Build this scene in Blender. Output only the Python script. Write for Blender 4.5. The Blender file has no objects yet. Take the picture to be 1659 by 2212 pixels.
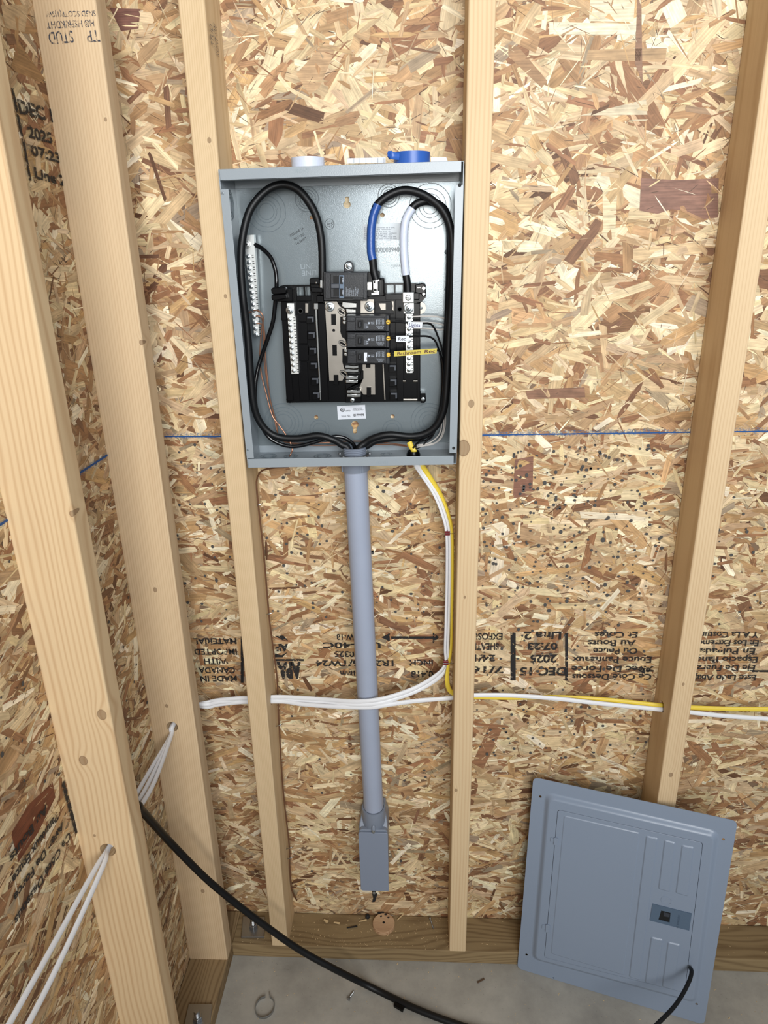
import bpy, math, random
from mathutils import Vector, Matrix, noise as mnoise
random.seed(11)
C = bpy.context.scene
COL = C.collection
# ------------------------------------------------------------------ camera
CAM = Vector((0.0165, -1.242, 1.5503)); YAW, PITCH, ROLL, FPX = -0.0542, 0.3607, 0.0203, 1513.36
cyw, syw, cp, sp, cr, sr = math.cos(YAW), math.sin(YAW), math.cos(PITCH), math.sin(PITCH), math.cos(ROLL), math.sin(ROLL)
FW = Vector((syw*cp, cyw*cp, -sp)); _r = Vector((cyw, -syw, 0)); _d = FW.cross(_r)
RT = cr*_r + sr*_d; DN = -sr*_r + cr*_d
cam_data = bpy.data.cameras.new('camera'); cam = bpy.data.objects.new('camera', cam_data); COL.objects.link(cam)
M3 = Matrix((RT, -DN, -FW)).transposed()
cam.matrix_world = Matrix.Translation(CAM) @ M3.to_4x4()
cam_data.sensor_fit = 'VERTICAL'; cam_data.sensor_height = 24.0; cam_data.lens = 24.0*FPX/2212
cam_data.clip_start = 0.05
C.camera = cam
# ------------------------------------------------------------------ light, sky, exposure
C.view_settings.view_transform = 'Standard'; C.view_settings.look = 'None'
C.view_settings.exposure = -0.2; C.view_settings.gamma = 1.0
try: C.view_settings.use_curve_mapping = False
except Exception: pass
w = bpy.data.worlds.new('world'); C.world = w; w.use_nodes = True
w.node_tree.nodes['Background'].inputs[0].default_value = (0.86, 0.93, 1.0, 1)
w.node_tree.nodes['Background'].inputs[1].default_value = 0.25

def area(name, loc, target, sx, sy, power, col, spread=math.pi):
    l = bpy.data.lights.new(name, 'AREA'); l.shape = 'RECTANGLE'; l.size = sx; l.size_y = sy; l.energy = power; l.color = col
    l.spread = spread
    o = bpy.data.objects.new(name, l); COL.objects.link(o); o.location = loc
    o.rotation_euler = (Vector(target)-Vector(loc)).to_track_quat('-Z', 'Y').to_euler()
    return o
area('doorway_daylight', (0.65, -2.7, 2.35), (0.2, 0, 2.15), 1.8, 1.5, 50, (0.95, 0.98, 1.0), math.radians(112))
area('window_daylight', (0.10, -3.1, 1.50), (0.03, 0, 1.6), .42, .46, 20, (1.0, 0.98, 0.93))

# ------------------------------------------------------------------ pixel -> real plane helpers
def ray(u, v): return FW + (u-829.5)/FPX*RT + (v-1106)/FPX*DN
def P(u, v, Y):
    d = ray(u, v); return CAM + d*((Y-CAM.y)/d.y)
def PZ(u, v, Z):
    d = ray(u, v); return CAM + d*((Z-CAM.z)/d.z)
def PX(u, v, X):
    d = ray(u, v); return CAM + d*((X-CAM.x)/d.x)
def lin(c):
    return tuple(((x/255)/12.92 if x/255 <= .04045 else ((x/255+.055)/1.055)**2.4) for x in c)

# ------------------------------------------------------------------ materials
MATS = {}
def mat(name, rgb, rough=0.5, metal=0.0, bump=0.0, bscale=400, var=0.0, vscale=30, spec=0.5, coat=0.0):
    if name in MATS: return MATS[name]
    m = bpy.data.materials.new(name); m.use_nodes = True; nt = m.node_tree; b = nt.nodes['Principled BSDF']
    c = (*lin(rgb), 1)
    b.inputs['Base Color'].default_value = c; b.inputs['Roughness'].default_value = rough; b.inputs['Metallic'].default_value = metal
    b.inputs['Specular IOR Level'].default_value = spec; b.inputs['Coat Weight'].default_value = coat
    tc = nt.nodes.new('ShaderNodeTexCoord')
    if var:
        n = nt.nodes.new('ShaderNodeTexNoise'); n.inputs['Scale'].default_value = vscale; n.inputs['Detail'].default_value = 5
        nt.links.new(tc.outputs['Object'], n.inputs['Vector'])
        mr = nt.nodes.new('ShaderNodeMapRange'); mr.inputs['To Min'].default_value = 1-var; mr.inputs['To Max'].default_value = 1+var
        mr.inputs['From Min'].default_value = .3; mr.inputs['From Max'].default_value = .7
        nt.links.new(n.outputs['Fac'], mr.inputs['Value'])
        mx = nt.nodes.new('ShaderNodeVectorMath'); mx.operation = 'SCALE'; mx.inputs[0].default_value = c[:3]
        nt.links.new(mr.outputs[0], mx.inputs['Scale']); nt.links.new(mx.outputs[0], b.inputs['Base Color'])
    if bump:
        n = nt.nodes.new('ShaderNodeTexNoise'); n.inputs['Scale'].default_value = bscale; n.inputs['Detail'].default_value = 2
        nt.links.new(tc.outputs['Object'], n.inputs['Vector'])
        bp = nt.nodes.new('ShaderNodeBump'); bp.inputs['Strength'].default_value = bump; bp.inputs['Distance'].default_value = .001
        nt.links.new(n.outputs['Fac'], bp.inputs['Height']); nt.links.new(bp.outputs[0], b.inputs['Normal'])
    MATS[name] = m; return m

def wood(name, light, dark, pith, spacing, contrast=.5, warp=.006, knots=(), stretch_axis='Z', rough=.65, blotch=.10):
    """Sawn timber: growth rings around a pith line, fine fibres, knots at given (x, y, z, radius)."""
    m = bpy.data.materials.new(name); m.use_nodes = True; nt = m.node_tree; N = nt.nodes.new; L = nt.links.new
    b = nt.nodes['Principled BSDF']; b.inputs['Roughness'].default_value = rough; b.inputs['Specular IOR Level'].default_value = .25
    tc = N('ShaderNodeTexCoord')
    sep = N('ShaderNodeSeparateXYZ'); L(tc.outputs['Object'], sep.inputs[0])
    comb = N('ShaderNodeCombineXYZ')
    order = {'Z': ('X', 'Y', 'Z'), 'X': ('Z', 'Y', 'X'), 'Y': ('X', 'Z', 'Y')}[stretch_axis]
    for k, a in zip('XYZ', order): L(sep.outputs[a], comb.inputs[k])
    vec = comb.outputs[0]
    def math_(op, a, b2=None, c=None):
        n = N('ShaderNodeMath'); n.operation = op
        for i, x in enumerate((a, b2, c)):
            if x is None: continue
            if isinstance(x, (int, float)): n.inputs[i].default_value = x
            else: L(x, n.inputs[i])
        return n.outputs[0]
    def vm(op, a, b2):
        n = N('ShaderNodeVectorMath'); n.operation = op
        for i, x in enumerate((a, b2)):
            if isinstance(x, tuple): n.inputs[i].default_value = x
            else: L(x, n.inputs[i])
        return n
    def noise(scale_vec, scale, detail=3):
        v = vm('MULTIPLY', vec, scale_vec).outputs[0]
        n = N('ShaderNodeTexNoise'); n.inputs['Scale'].default_value = scale; n.inputs['Detail'].default_value = detail
        L(v, n.inputs['Vector']); return n.outputs['Fac']
    w1 = noise((1, 1, .22), 9, 2)
    flat = vm('MULTIPLY', vm('SUBTRACT', vec, (pith[0], pith[1], 0)).outputs[0], (1, 1, 0)).outputs[0]
    ln = N('ShaderNodeVectorMath'); ln.operation = 'LENGTH'; L(flat, ln.inputs[0])
    r = math_('ADD', ln.outputs['Value'], math_('MULTIPLY', w1, warp*6))
    r = math_('ADD', r, math_('MULTIPLY', noise((1, 1, .08), 60, 2), warp*.35))
    kmask = None
    for (kx, ky, kz, kr) in knots:
        dv = vm('MULTIPLY', vm('SUBTRACT', vec, (kx, ky, kz)).outputs[0], (1, .15, .75)).outputs[0]
        l2 = N('ShaderNodeVectorMath'); l2.operation = 'LENGTH'; L(dv, l2.inputs[0])
        g = math_('POWER', 2.718, math_('MULTIPLY', math_('POWER', math_('DIVIDE', l2.outputs['Value'], kr*2.4), 2.0), -1.0))
        r = math_('ADD', r, math_('MULTIPLY', g, kr*1.3))
        mr = N('ShaderNodeMapRange'); mr.interpolation_type = 'SMOOTHSTEP'
        L(l2.outputs['Value'], mr.inputs['Value']); mr.inputs['From Min'].default_value = kr*1.08; mr.inputs['From Max'].default_value = kr*.9
        mr.inputs['To Min'].default_value = 0; mr.inputs['To Max'].default_value = 1
        ringk = math_('MULTIPLY', math_('SUBTRACT', 1, math_('ABSOLUTE', math_('SUBTRACT', math_('DIVIDE', l2.outputs['Value'], kr), .95))), 1)
        edge = math_('POWER', math_('MAXIMUM', ringk, 0), 14)
        kk = math_('MAXIMUM', math_('MULTIPLY', mr.outputs[0], .58), math_('MULTIPLY', edge, 1.0))
        kmask = kk if kmask is None else math_('MAXIMUM', kmask, kk)
    s = math_('SINE', math_('MULTIPLY', r, 6.2832/spacing))
    s = math_('MULTIPLY_ADD', s, .5, .5); s = math_('POWER', s, 2.2)
    fib = noise((160, 160, 3), 1, 4)
    fac = math_('ADD', math_('MULTIPLY', s, contrast), math_('MULTIPLY', math_('SUBTRACT', fib, .5), .55))
    fac = math_('ADD', fac, math_('MULTIPLY', math_('SUBTRACT', noise((1, 1, .35), 14, 3), .5), blotch*4))
    mx = N('ShaderNodeMix'); mx.data_type = 'RGBA'; mx.clamp_factor = True
    L(fac, mx.inputs['Factor']); mx.inputs['A'].default_value = (*lin(light), 1); mx.inputs['B'].default_value = (*lin(dark), 1)
    out = mx.outputs['Result']
    if kmask is not None:
        m2 = N('ShaderNodeMix'); m2.data_type = 'RGBA'; L(kmask, m2.inputs['Factor']); L(out, m2.inputs['A'])
        m2.inputs['B'].default_value = (*lin((104, 74, 50)), 1); out = m2.outputs['Result']
    L(out, b.inputs['Base Color'])
    bp = N('ShaderNodeBump'); bp.inputs['Strength'].default_value = .25; bp.inputs['Distance'].default_value = .0006
    L(fib, bp.inputs['Height']); L(bp.outputs[0], b.inputs['Normal'])
    return m

STEEL = mat('galvanised_steel', (176, 178, 180), .35, 1.0, .2, 900)
ZINC = mat('zinc_plated_screw', (198, 206, 210), .30, 1.0)
ALU = mat('tinned_bar', (206, 208, 206), .34, .75, .1, 900)
BUS = mat('tin_plated_bus', (140, 135, 128), .34, .95, .015, 700, .05, 60)
SHINY = mat('bright_stab', (215, 215, 212), .18, 1.0)
COPPER = mat('copper_wire', (158, 112, 88), .34, .6)
COPD = mat('dull_copper_wire', (112, 78, 56), .5, .3)
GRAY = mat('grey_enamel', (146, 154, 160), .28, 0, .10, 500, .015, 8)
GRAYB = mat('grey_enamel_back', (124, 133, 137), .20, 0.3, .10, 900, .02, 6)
GRAYC = mat('grey_cover_enamel', (134, 146, 164), .30, 0, .05, 500, .01, 5)
PVC = mat('grey_pvc', (158, 166, 184), .42, 0, .03, 500, .02, 20)
PVCD = mat('grey_pvc_fitting', (126, 134, 148), .38, 0, .05, 500)
BLK = mat('black_plastic', (5, 5, 7), .25, 0, spec=.18)
BLK2 = mat('black_breaker_plastic', (24, 26, 31), .34, 0, .1, 600, spec=.35)
BLK3 = mat('dark_grey_plastic', (54, 58, 66), .4)
HOLE = mat('dark_recess', (8, 8, 9), .7)
CAB = mat('black_cable_jacket', (14, 15, 17), .45, 0, .08, 300, spec=.35)
CABG = mat('gloss_black_wire', (14, 14, 16), .18, 0)
BLUET = mat('blue_tape', (38, 78, 150), .3, 0, .35, 160)
WHITET = mat('white_tape', (205, 212, 228), .35, 0, .35, 160)
NMW = mat('white_cable_jacket', (226, 226, 228), .42, 0, .2, 260)
NMY = mat('yellow_cable_jacket', (228, 200, 70), .42, 0, .2, 260)
PAPER = mat('white_label', (212, 216, 224), .5)
PAPY = mat('yellow_label', (196, 178, 62), .5)
CLEARL = mat('clear_label', (190, 198, 204), .3)
INKB = mat('blue_black_pen', (34, 28, 86), .6)
INKD = mat('black_print', (30, 30, 34), .6)
GINK = mat('grey_print', (84, 92, 104), .6)
WINK = mat('white_print', (170, 178, 190), .6)
YEL = mat('yellow_terminal', (214, 170, 60), .35, .3)
RED = mat('dark_red_plastic', (110, 26, 34), .4)
KNOCK = mat('knockout_groove', (104, 114, 120), .3)
STAMPL = mat('embossed_highlight', (150, 160, 166), .25)
LATCH = mat('slate_latch_plastic', (84, 102, 122), .45)
CHIP = mat('pale_wood_chip', (214, 186, 140), .8)

def ink_mat(name, rgb, lo, hi, scale, maxa=1.0):
    m = bpy.data.materials.new(name); m.use_nodes = True; nt = m.node_tree; b = nt.nodes['Principled BSDF']
    b.inputs['Base Color'].default_value = (*lin(rgb), 1); b.inputs['Roughness'].default_value = .8
    tc = nt.nodes.new('ShaderNodeTexCoord'); n = nt.nodes.new('ShaderNodeTexNoise'); n.inputs['Scale'].default_value = scale; n.inputs['Detail'].default_value = 3
    mr = nt.nodes.new('ShaderNodeMapRange'); mr.inputs['From Min'].default_value = lo; mr.inputs['From Max'].default_value = hi; mr.inputs['To Max'].default_value = maxa
    geo = nt.nodes.new('ShaderNodeNewGeometry')
    nt.links.new(geo.outputs['Position'], n.inputs['Vector']); nt.links.new(n.outputs['Fac'], mr.inputs['Value']); nt.links.new(mr.outputs[0], b.inputs['Alpha'])
    return m
STAMP = ink_mat('worn_black_ink', (34, 32, 32), .34, .42, 180, .93)
SPECK = mat('dark_ink_speck', (74, 72, 70), .8)
STAMPW = ink_mat('faded_blue_black_ink', (62, 66, 78), .36, .56, 260, .9)
CHALK = ink_mat('blue_chalk', (24, 78, 140), .24, .40, 500, .95)
CHALKH = ink_mat('blue_chalk_dust', (64, 122, 168), .46, .70, 420, .6)

# ------------------------------------------------------------------ mesh builder
SPLIT = {'tray_rib', 'retaining_tab', 'rail_pin', 'terminal_clip', 'bracket_screw', 'lug', 'handle_recess', 'standoff', 'lug_screw', 'adapter_rib'}
WM = {}   # world matrices of roots
class MB:
    def __init__(s): s.v = []; s.f = []; s.m = []
    def add(s, vs, fs, mi=0):
        o = len(s.v); s.v += [Vector(x) for x in vs]; s.f += [tuple(i+o for i in f) for f in fs]; s.m += [mi]*len(fs); return s
    def prism(s, pts, d0, d1, place, mi=0):
        """pts = 2D outline; place(p, d) -> world point at depth d"""
        n = len(pts); a = [place(p, d0) for p in pts]; b = [place(p, d1) for p in pts]
        fs = [tuple(range(n)), tuple(range(2*n-1, n-1, -1))] + [(i, n+i, n+(i+1) % n, (i+1) % n) for i in range(n)]
        return s.add(a+b, fs, mi)
    def px(s, pts, Yf, Yb, mi=0):
        """outline in photo pixels measured on the plane Y=Yf, extruded straight back to Yb"""
        a = [P(u, v, Yf) for u, v in pts]
        return s.prism(a, Yf, Yb, lambda p, d: Vector((p.x, d, p.z)), mi)
    def rect(s, x0, y0, x1, y1, Yf, Yb, mi=0): return s.px([(x0, y0), (x1, y0), (x1, y1), (x0, y1)], Yf, Yb, mi)
    def box(s, lo, hi, mi=0):
        (a, b, c), (d, e, f) = lo, hi
        vs = [(a, b, c), (d, b, c), (d, e, c), (a, e, c), (a, b, f), (d, b, f), (d, e, f), (a, e, f)]
        return s.add(vs, [(0, 3, 2, 1), (4, 5, 6, 7), (0, 1, 5, 4), (1, 2, 6, 5), (2, 3, 7, 6), (3, 0, 4, 7)], mi)
    def lathe(s, c, axis, prof, n=20, mi=0, cap=True):
        """prof = [(radius, height along axis)]"""
        c = Vector(c); ax = Vector(axis).normalized(); t = ax.orthogonal().normalized(); q = ax.cross(t)
        vs = []; fs = []
        for r, h in prof:
            for k in range(n):
                a = 2*math.pi*k/n; vs.append(c + ax*h + (t*math.cos(a)+q*math.sin(a))*r)
        for j in range(len(prof)-1):
            for k in range(n):
                a = j*n+k; b = j*n+(k+1) % n; fs.append((a, b, b+n, a+n))
        if cap:
            fs.append(tuple(range(n-1, -1, -1))); fs.append(tuple((len(prof)-1)*n+k for k in range(n)))
        return s.add(vs, fs, mi)
    def cyl(s, c, axis, r, h, n=20, mi=0): return s.lathe(c, axis, [(r, 0), (r, h)], n, mi)
    def ring(s, c, axis, R, r, n=36, mi=0, k=6):
        c = Vector(c); ax = Vector(axis).normalized(); t = ax.orthogonal().normalized(); q = ax.cross(t); vs = []; fs = []
        for i in range(n):
            a = 2*math.pi*i/n; d = t*math.cos(a)+q*math.sin(a)
            for j in range(k):
                b = 2*math.pi*j/k; vs.append(c + d*(R+r*math.cos(b)) + ax*r*math.sin(b))
        for i in range(n):
            for j in range(k):
                fs.append((i*k+j, i*k+(j+1) % k, ((i+1) % n)*k+(j+1) % k, ((i+1) % n)*k+j))
        return s.add(vs, fs, mi)
    def tube(s, pts, r, n=12, mi=0, flat=None, up=None, sub=6, mis=None):
        """smooth tube through world points; flat=(ra, rb) makes an oval section whose wide side lies along 'up'"""
        pts = [Vector(p) for p in pts]
        cr_ = catmull(pts, sub) if sub > 1 and len(pts) > 2 else pts
        ra, rb = flat if flat else (r, r)
        vs = []; fs = []; prev = Vector(up) if up else None
        for i, p in enumerate(cr_):
            t = (cr_[min(i+1, len(cr_)-1)] - cr_[max(i-1, 0)]).normalized()
            if prev is None: prev = t.orthogonal()
            base = Vector(up) if (up and flat) else prev
            a = (base - t*base.dot(t))
            if a.length < 1e-4: a = t.orthogonal()
            a.normalize(); prev = a; b = t.cross(a)
            for k in range(n):
                th = 2*math.pi*k/n; vs.append(p + a*ra*math.cos(th) + b*rb*math.sin(th))
        m_ = len(cr_)
        for i in range(m_-1):
            for k in range(n):
                fs.append((i*n+k, i*n+(k+1) % n, (i+1)*n+(k+1) % n, (i+1)*n+k))
        fs.append(tuple(range(n-1, -1, -1))); fs.append(tuple((m_-1)*n+k for k in range(n)))
        return s.add(vs, fs, mi)
    def build(s, name, mats, parent=None, smooth=False, bevel=0, seg=2):
        if name in SPLIT:
            par = list(range(len(s.v)))
            def find(a):
                while par[a] != a: par[a] = par[par[a]]; a = par[a]
                return a
            for f in s.f:
                for i in f[1:]: par[find(i)] = find(f[0])
            groups = {}
            for f, m in zip(s.f, s.m): groups.setdefault(find(f[0]), []).append((f, m))
            if len(groups) > 1:
                res = None
                for g in groups.values():
                    ids = sorted({i for f, m in g for i in f}); mp = {i: j for j, i in enumerate(ids)}; q = MB()
                    q.v = [s.v[i] for i in ids]; q.f = [tuple(mp[i] for i in f) for f, m in g]; q.m = [m for f, m in g]
                    res = q.build(name, mats, parent, smooth, bevel, seg)
                return res
        mats = mats if isinstance(mats, (list, tuple)) else [mats]
        me = bpy.data.meshes.new(name)
        if parent is not None: inv = WM[parent.name].inverted()
        else:
            lo = Vector((min(v.x for v in s.v), min(v.y for v in s.v), min(v.z for v in s.v))); hi = Vector((max(v.x for v in s.v), max(v.y for v in s.v), max(v.z for v in s.v)))
            org = Vector(((lo.x+hi.x)/2, (lo.y+hi.y)/2, lo.z)); inv = Matrix.Translation(-org)
        me.from_pydata([inv @ v for v in s.v], [], s.f)
        for m in mats: me.materials.append(m)
        me.polygons.foreach_set('material_index', s.m)
        if smooth:
            me.polygons.foreach_set('use_smooth', [True]*len(me.polygons))
            try: me.set_sharp_from_angle(angle=math.radians(40))
            except Exception: pass
        me.validate(); me.update()
        import bmesh
        bm = bmesh.new(); bm.from_mesh(me); bmesh.ops.recalc_face_normals(bm, faces=bm.faces[:]); bm.to_mesh(me); bm.free()
        o = bpy.data.objects.new(name, me); COL.objects.link(o)
        if parent is not None: o.parent = parent; WM[o.name] = WM[parent.name].copy()
        else: o.location = org; WM[o.name] = Matrix.Translation(org)
        if bevel:
            bv = o.modifiers.new('bevel', 'BEVEL'); bv.width = bevel; bv.segments = seg; bv.limit_method = 'ANGLE'; bv.angle_limit = math.radians(40)
        return o
def catmull(pts, sub):
    out = []
    q = [pts[0]*2-pts[1]] + pts + [pts[-1]*2-pts[-2]]
    for i in range(1, len(q)-2):
        p0, p1, p2, p3 = q[i-1], q[i], q[i+1], q[i+2]
        for k in range(sub):
            t = k/sub
            out.append(.5*((2*p1)+(p2-p0)*t+(2*p0-5*p1+4*p2-p3)*t*t+(3*p1-p0-3*p2+p3)*t**3))
    out.append(pts[-1]); return out
def empty(name, loc, mtx=None):
    o = bpy.data.objects.new(name, None); COL.objects.link(o); o.empty_display_size = .02
    o.matrix_world = mtx if mtx else Matrix.Translation(Vector(loc)); WM[o.name] = o.matrix_world.copy() if mtx is None else mtx.copy()
    return o
def tag(o, label, cat, group=None):
    o['label'] = label; o['category'] = cat
    if group: o['group'] = group
    return o
def lab(o, label): o['label'] = label; return o
def struct(o): o['kind'] = 'structure'; return o

def curve_mesh(splines, extrude):
    """filled 2D outline with holes -> mesh data (verts, faces); z = +-extrude"""
    cu = bpy.data.curves.new('c', 'CURVE'); cu.dimensions = '2D'; cu.fill_mode = 'BOTH'; cu.extrude = extrude
    for pts in splines:
        sp_ = cu.splines.new('POLY'); sp_.points.add(len(pts)-1)
        for i, p in enumerate(pts): sp_.points[i].co = (p[0], p[1], 0, 1)
        sp_.use_cyclic_u = True
    o = bpy.data.objects.new('c', cu); me = bpy.data.meshes.new_from_object(o)
    v = [x.co.copy() for x in me.vertices]; f = [tuple(p.vertices) for p in me.polygons]
    bpy.data.objects.remove(o); bpy.data.curves.remove(cu); bpy.data.meshes.remove(me); return v, f
def plate(mb, outer_px, holes_px, Yf, Yb, mi=0):
    """plate parallel to the back wall with real holes, outlines in pixels on plane Yf"""
    S = [[(P(u, v, Yf).x, P(u, v, Yf).z) for u, v in o] for o in [outer_px]+holes_px]
    v, f = curve_mesh(S, abs(Yb-Yf)/2); ym = (Yf+Yb)/2
    mb.add([(p.x, ym - p.z, p.y) for p in v], f, mi); return mb
def circ(u, v, r, n=16, ry=None):
    ry = ry or r
    return [(u+r*math.cos(2*math.pi*k/n), v+ry*math.sin(2*math.pi*k/n)) for k in range(n)]
TXT = {}
def text_data(sx, bold):
    key = (sx, bold)
    if key in TXT: return TXT[key]
    cu = bpy.data.curves.new('t', 'FONT'); cu.body = sx; cu.size = 1; cu.offset = bold; cu.resolution_u = 3
    o = bpy.data.objects.new('t', cu); me = bpy.data.meshes.new_from_object(o)
    v = [x.co.copy() for x in me.vertices]; f = [tuple(p.vertices) for p in me.polygons]
    bpy.data.objects.remove(o); bpy.data.curves.remove(cu); bpy.data.meshes.remove(me)
    TXT[key] = (v, f); return TXT[key]
def text(mb, sx, A, B, h, n, lift=0.0, bold=.0, mi=0, shear=0.0):
    """writing from world point A to B (its base line), cap height h, on a surface of normal n"""
    v, f = text_data(sx, bold)
    if not v: return mb
    x0 = min(p.x for p in v); x1 = max(p.x for p in v)
    A, B, n = Vector(A), Vector(B), Vector(n).normalized(); r = (B-A); W_ = r.length; r.normalize(); up = n.cross(r).normalized()
    vs = [A + r*((p.x-x0)/(x1-x0)*W_ + shear*p.y*h/.7) + up*(p.y/.7*h) + n*lift for p in v]
    return mb.add(vs, f, mi)
def tpx(mb, sx, a, b, hpx, Y, bold=0, mi=0, lift=.0003, shear=0):
    A, B = P(a[0], a[1], Y), P(b[0], b[1], Y)
    sc = (P(a[0]+1, a[1], Y)-A).length
    return text(mb, sx, A, B, hpx*sc, (0, -1, 0), lift, bold, mi, shear)

# ================================================================== THE SETTING
W, D = .0381, .0889
XL = -.5109
def osb(name, origin, ex, ez, n, wx, wz, count_scale, seed, hor_bias=.62, big=()):
    """Strand board: a board body plus thousands of thin overlapping wood strands and dark slivers painted as gap shade in one mesh."""
    R = random.Random(seed)
    ex, ez, n, origin = Vector(ex), Vector(ez), Vector(n), Vector(origin)
    V = []; F = []; colr = []; uvs = []
    b = [origin, origin+ex*wx, origin+ex*wx+ez*wz, origin+ez*wz]; bb = [p - n*.011 for p in b]
    V += b+bb; F += [(0, 1, 2, 3), (7, 6, 5, 4), (0, 4, 5, 1), (1, 5, 6, 2), (2, 6, 7, 3), (3, 7, 4, 0)]
    colr += [(.22, .14, .085)]*8; uvs += [(0, 0)]*8
    pal = [((230, 208, 174), 13), ((218, 194, 158), 22), ((204, 176, 142), 20), ((188, 156, 122), 17), ((172, 134, 98), 17), ((152, 110, 80), 13), ((130, 94, 70), 5), ((106, 74, 54), 2), ((162, 142, 120), 4), ((240, 226, 200), 8), ((196, 158, 116), 12)]
    cols = [lin(c) for c, k in pal]; wts = [k for c, k in pal]
    A = wx*wz
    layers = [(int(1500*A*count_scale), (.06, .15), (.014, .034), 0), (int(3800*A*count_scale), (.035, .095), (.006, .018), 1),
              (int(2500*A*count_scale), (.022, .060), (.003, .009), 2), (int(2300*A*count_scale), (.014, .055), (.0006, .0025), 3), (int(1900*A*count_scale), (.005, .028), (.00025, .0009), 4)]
    items = []
    for cnt, lr, wr, cl in layers:
        for _ in range(cnt):
            items.append((R.random()*.8 + min(cl, 3)*.09 + (.12 if cl >= 3 else 0), lr, wr, cl))
    items.sort(key=lambda t: t[0]); NN = len(items)
    for i, (_, lr, wr, cl) in enumerate(items):
        l = R.uniform(*lr); wd = R.uniform(*wr)
        a = R.gauss(0, .55) if R.random() < hor_bias else R.uniform(-math.pi/2, math.pi/2)
        cx_, cz_ = R.uniform(0, wx), R.uniform(0, wz)
        if cz_ < 1.23:
            l *= .85; wd *= .78
            if R.random() < .30: a = R.gauss(0, .35)
        ca, sa = math.cos(a), math.sin(a)
        h = .0002 + .0011*i/NN
        tx, ty = R.gauss(0, .0022)/max(l, .02)*.1, R.gauss(0, .0002)/max(wd, .003)*.35
        tx = max(-.02, min(.02, tx)); ty = max(-.04, min(.04, ty))
        hl, hw = l/2, wd/2
        # ragged ended outline
        tp = R.random()
        if cl >= 3: out = [(-hl, 0), (-hl*.6, -hw), (hl*.5, -hw), (hl, 0), (hl*.6, hw), (-hl*.5, hw)]
        elif tp < .35:
            out = [(-hl*R.uniform(.85, 1), -hw), (hl*R.uniform(.85, 1), -hw*R.uniform(.8, 1)), (hl, -hw*.3), (hl*R.uniform(.88, 1), hw*.2), (hl*R.uniform(.8, 1), hw), (-hl*R.uniform(.85, 1), hw*R.uniform(.8, 1)), (-hl*R.uniform(.9, 1), hw*.2)]
        elif tp < .7:
            out = [(-hl, -hw*R.uniform(0, .6)), (-hl*.5, -hw), (hl*.6, -hw), (hl, -hw*R.uniform(0, .5)), (hl*R.uniform(.7, .95), hw*.7), (hl*.3, hw), (-hl*.7, hw*R.uniform(.6, 1))]
        else:
            sk = R.uniform(-.5, .5)*wd*2
            out = [(-hl-sk/2, -hw), (hl-sk/2, -hw), (hl+sk/2, hw), (-hl+sk/2, hw)]
        bend = R.gauss(0, .0009)*min(1, l/.05)
        base = len(V); ok = True
        c0 = R.choices(cols, wts)[0] if cl < 4 else (.085, .052, .036); g = R.gauss(1, .07); c0 = (c0[0]*.99, c0[1]*.985, c0[2]*.92); c0 = (c0[0]*g, c0[1]*g*R.uniform(.97, 1.03), c0[2]*g*R.uniform(.93, 1.05))  # last layer: dark resin and gap lines, with strand-edge shadow painted into the colour
        ou, ov = R.random()*50, R.random()*50
        for (p, q) in out:
            X = min(max(cx_+p*ca-q*sa, 0), wx); Z = min(max(cz_+p*sa+q*ca, 0), wz)
            hh = max(.0001, h + tx*p + ty*q)
            V.append(origin+ex*X+ez*Z+n*hh); gv = R.gauss(1, .06); colr.append((c0[0]*gv, c0[1]*gv, c0[2]*gv)); uvs.append((p*1+ou, q*1+ov))
        F.append(tuple(range(base, base+len(out))))
    for poly, rgb in big:
        base = len(V)
        for q in poly:
            V.append(Vector(q)+n*.00118); colr.append(lin(rgb)); d_ = Vector(q)-origin; uvs.append((d_.dot(ex)+7, d_.dot(ez)+3))
        F.append(tuple(range(base, base+len(poly))))
    me = bpy.data.meshes.new(name); me.from_pydata(V, [], F)
    ca_ = me.color_attributes.new('strand', 'FLOAT_COLOR', 'POINT')
    flat = []
    for c in colr: flat += [c[0], c[1], c[2], 1]
    ca_.data.foreach_set('color', flat)
    uvl = me.uv_layers.new(name='UVMap'); li = [0]*len(me.loops); me.loops.foreach_get('vertex_index', li)
    fu = []
    for k in li: fu += list(uvs[k])
    uvl.data.foreach_set('uv', fu)
    me.materials.append(OSBM)
    o = bpy.data.objects.new(name, me); COL.objects.link(o); WM[o.name] = Matrix.Identity(4)
    return struct(o)

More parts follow.
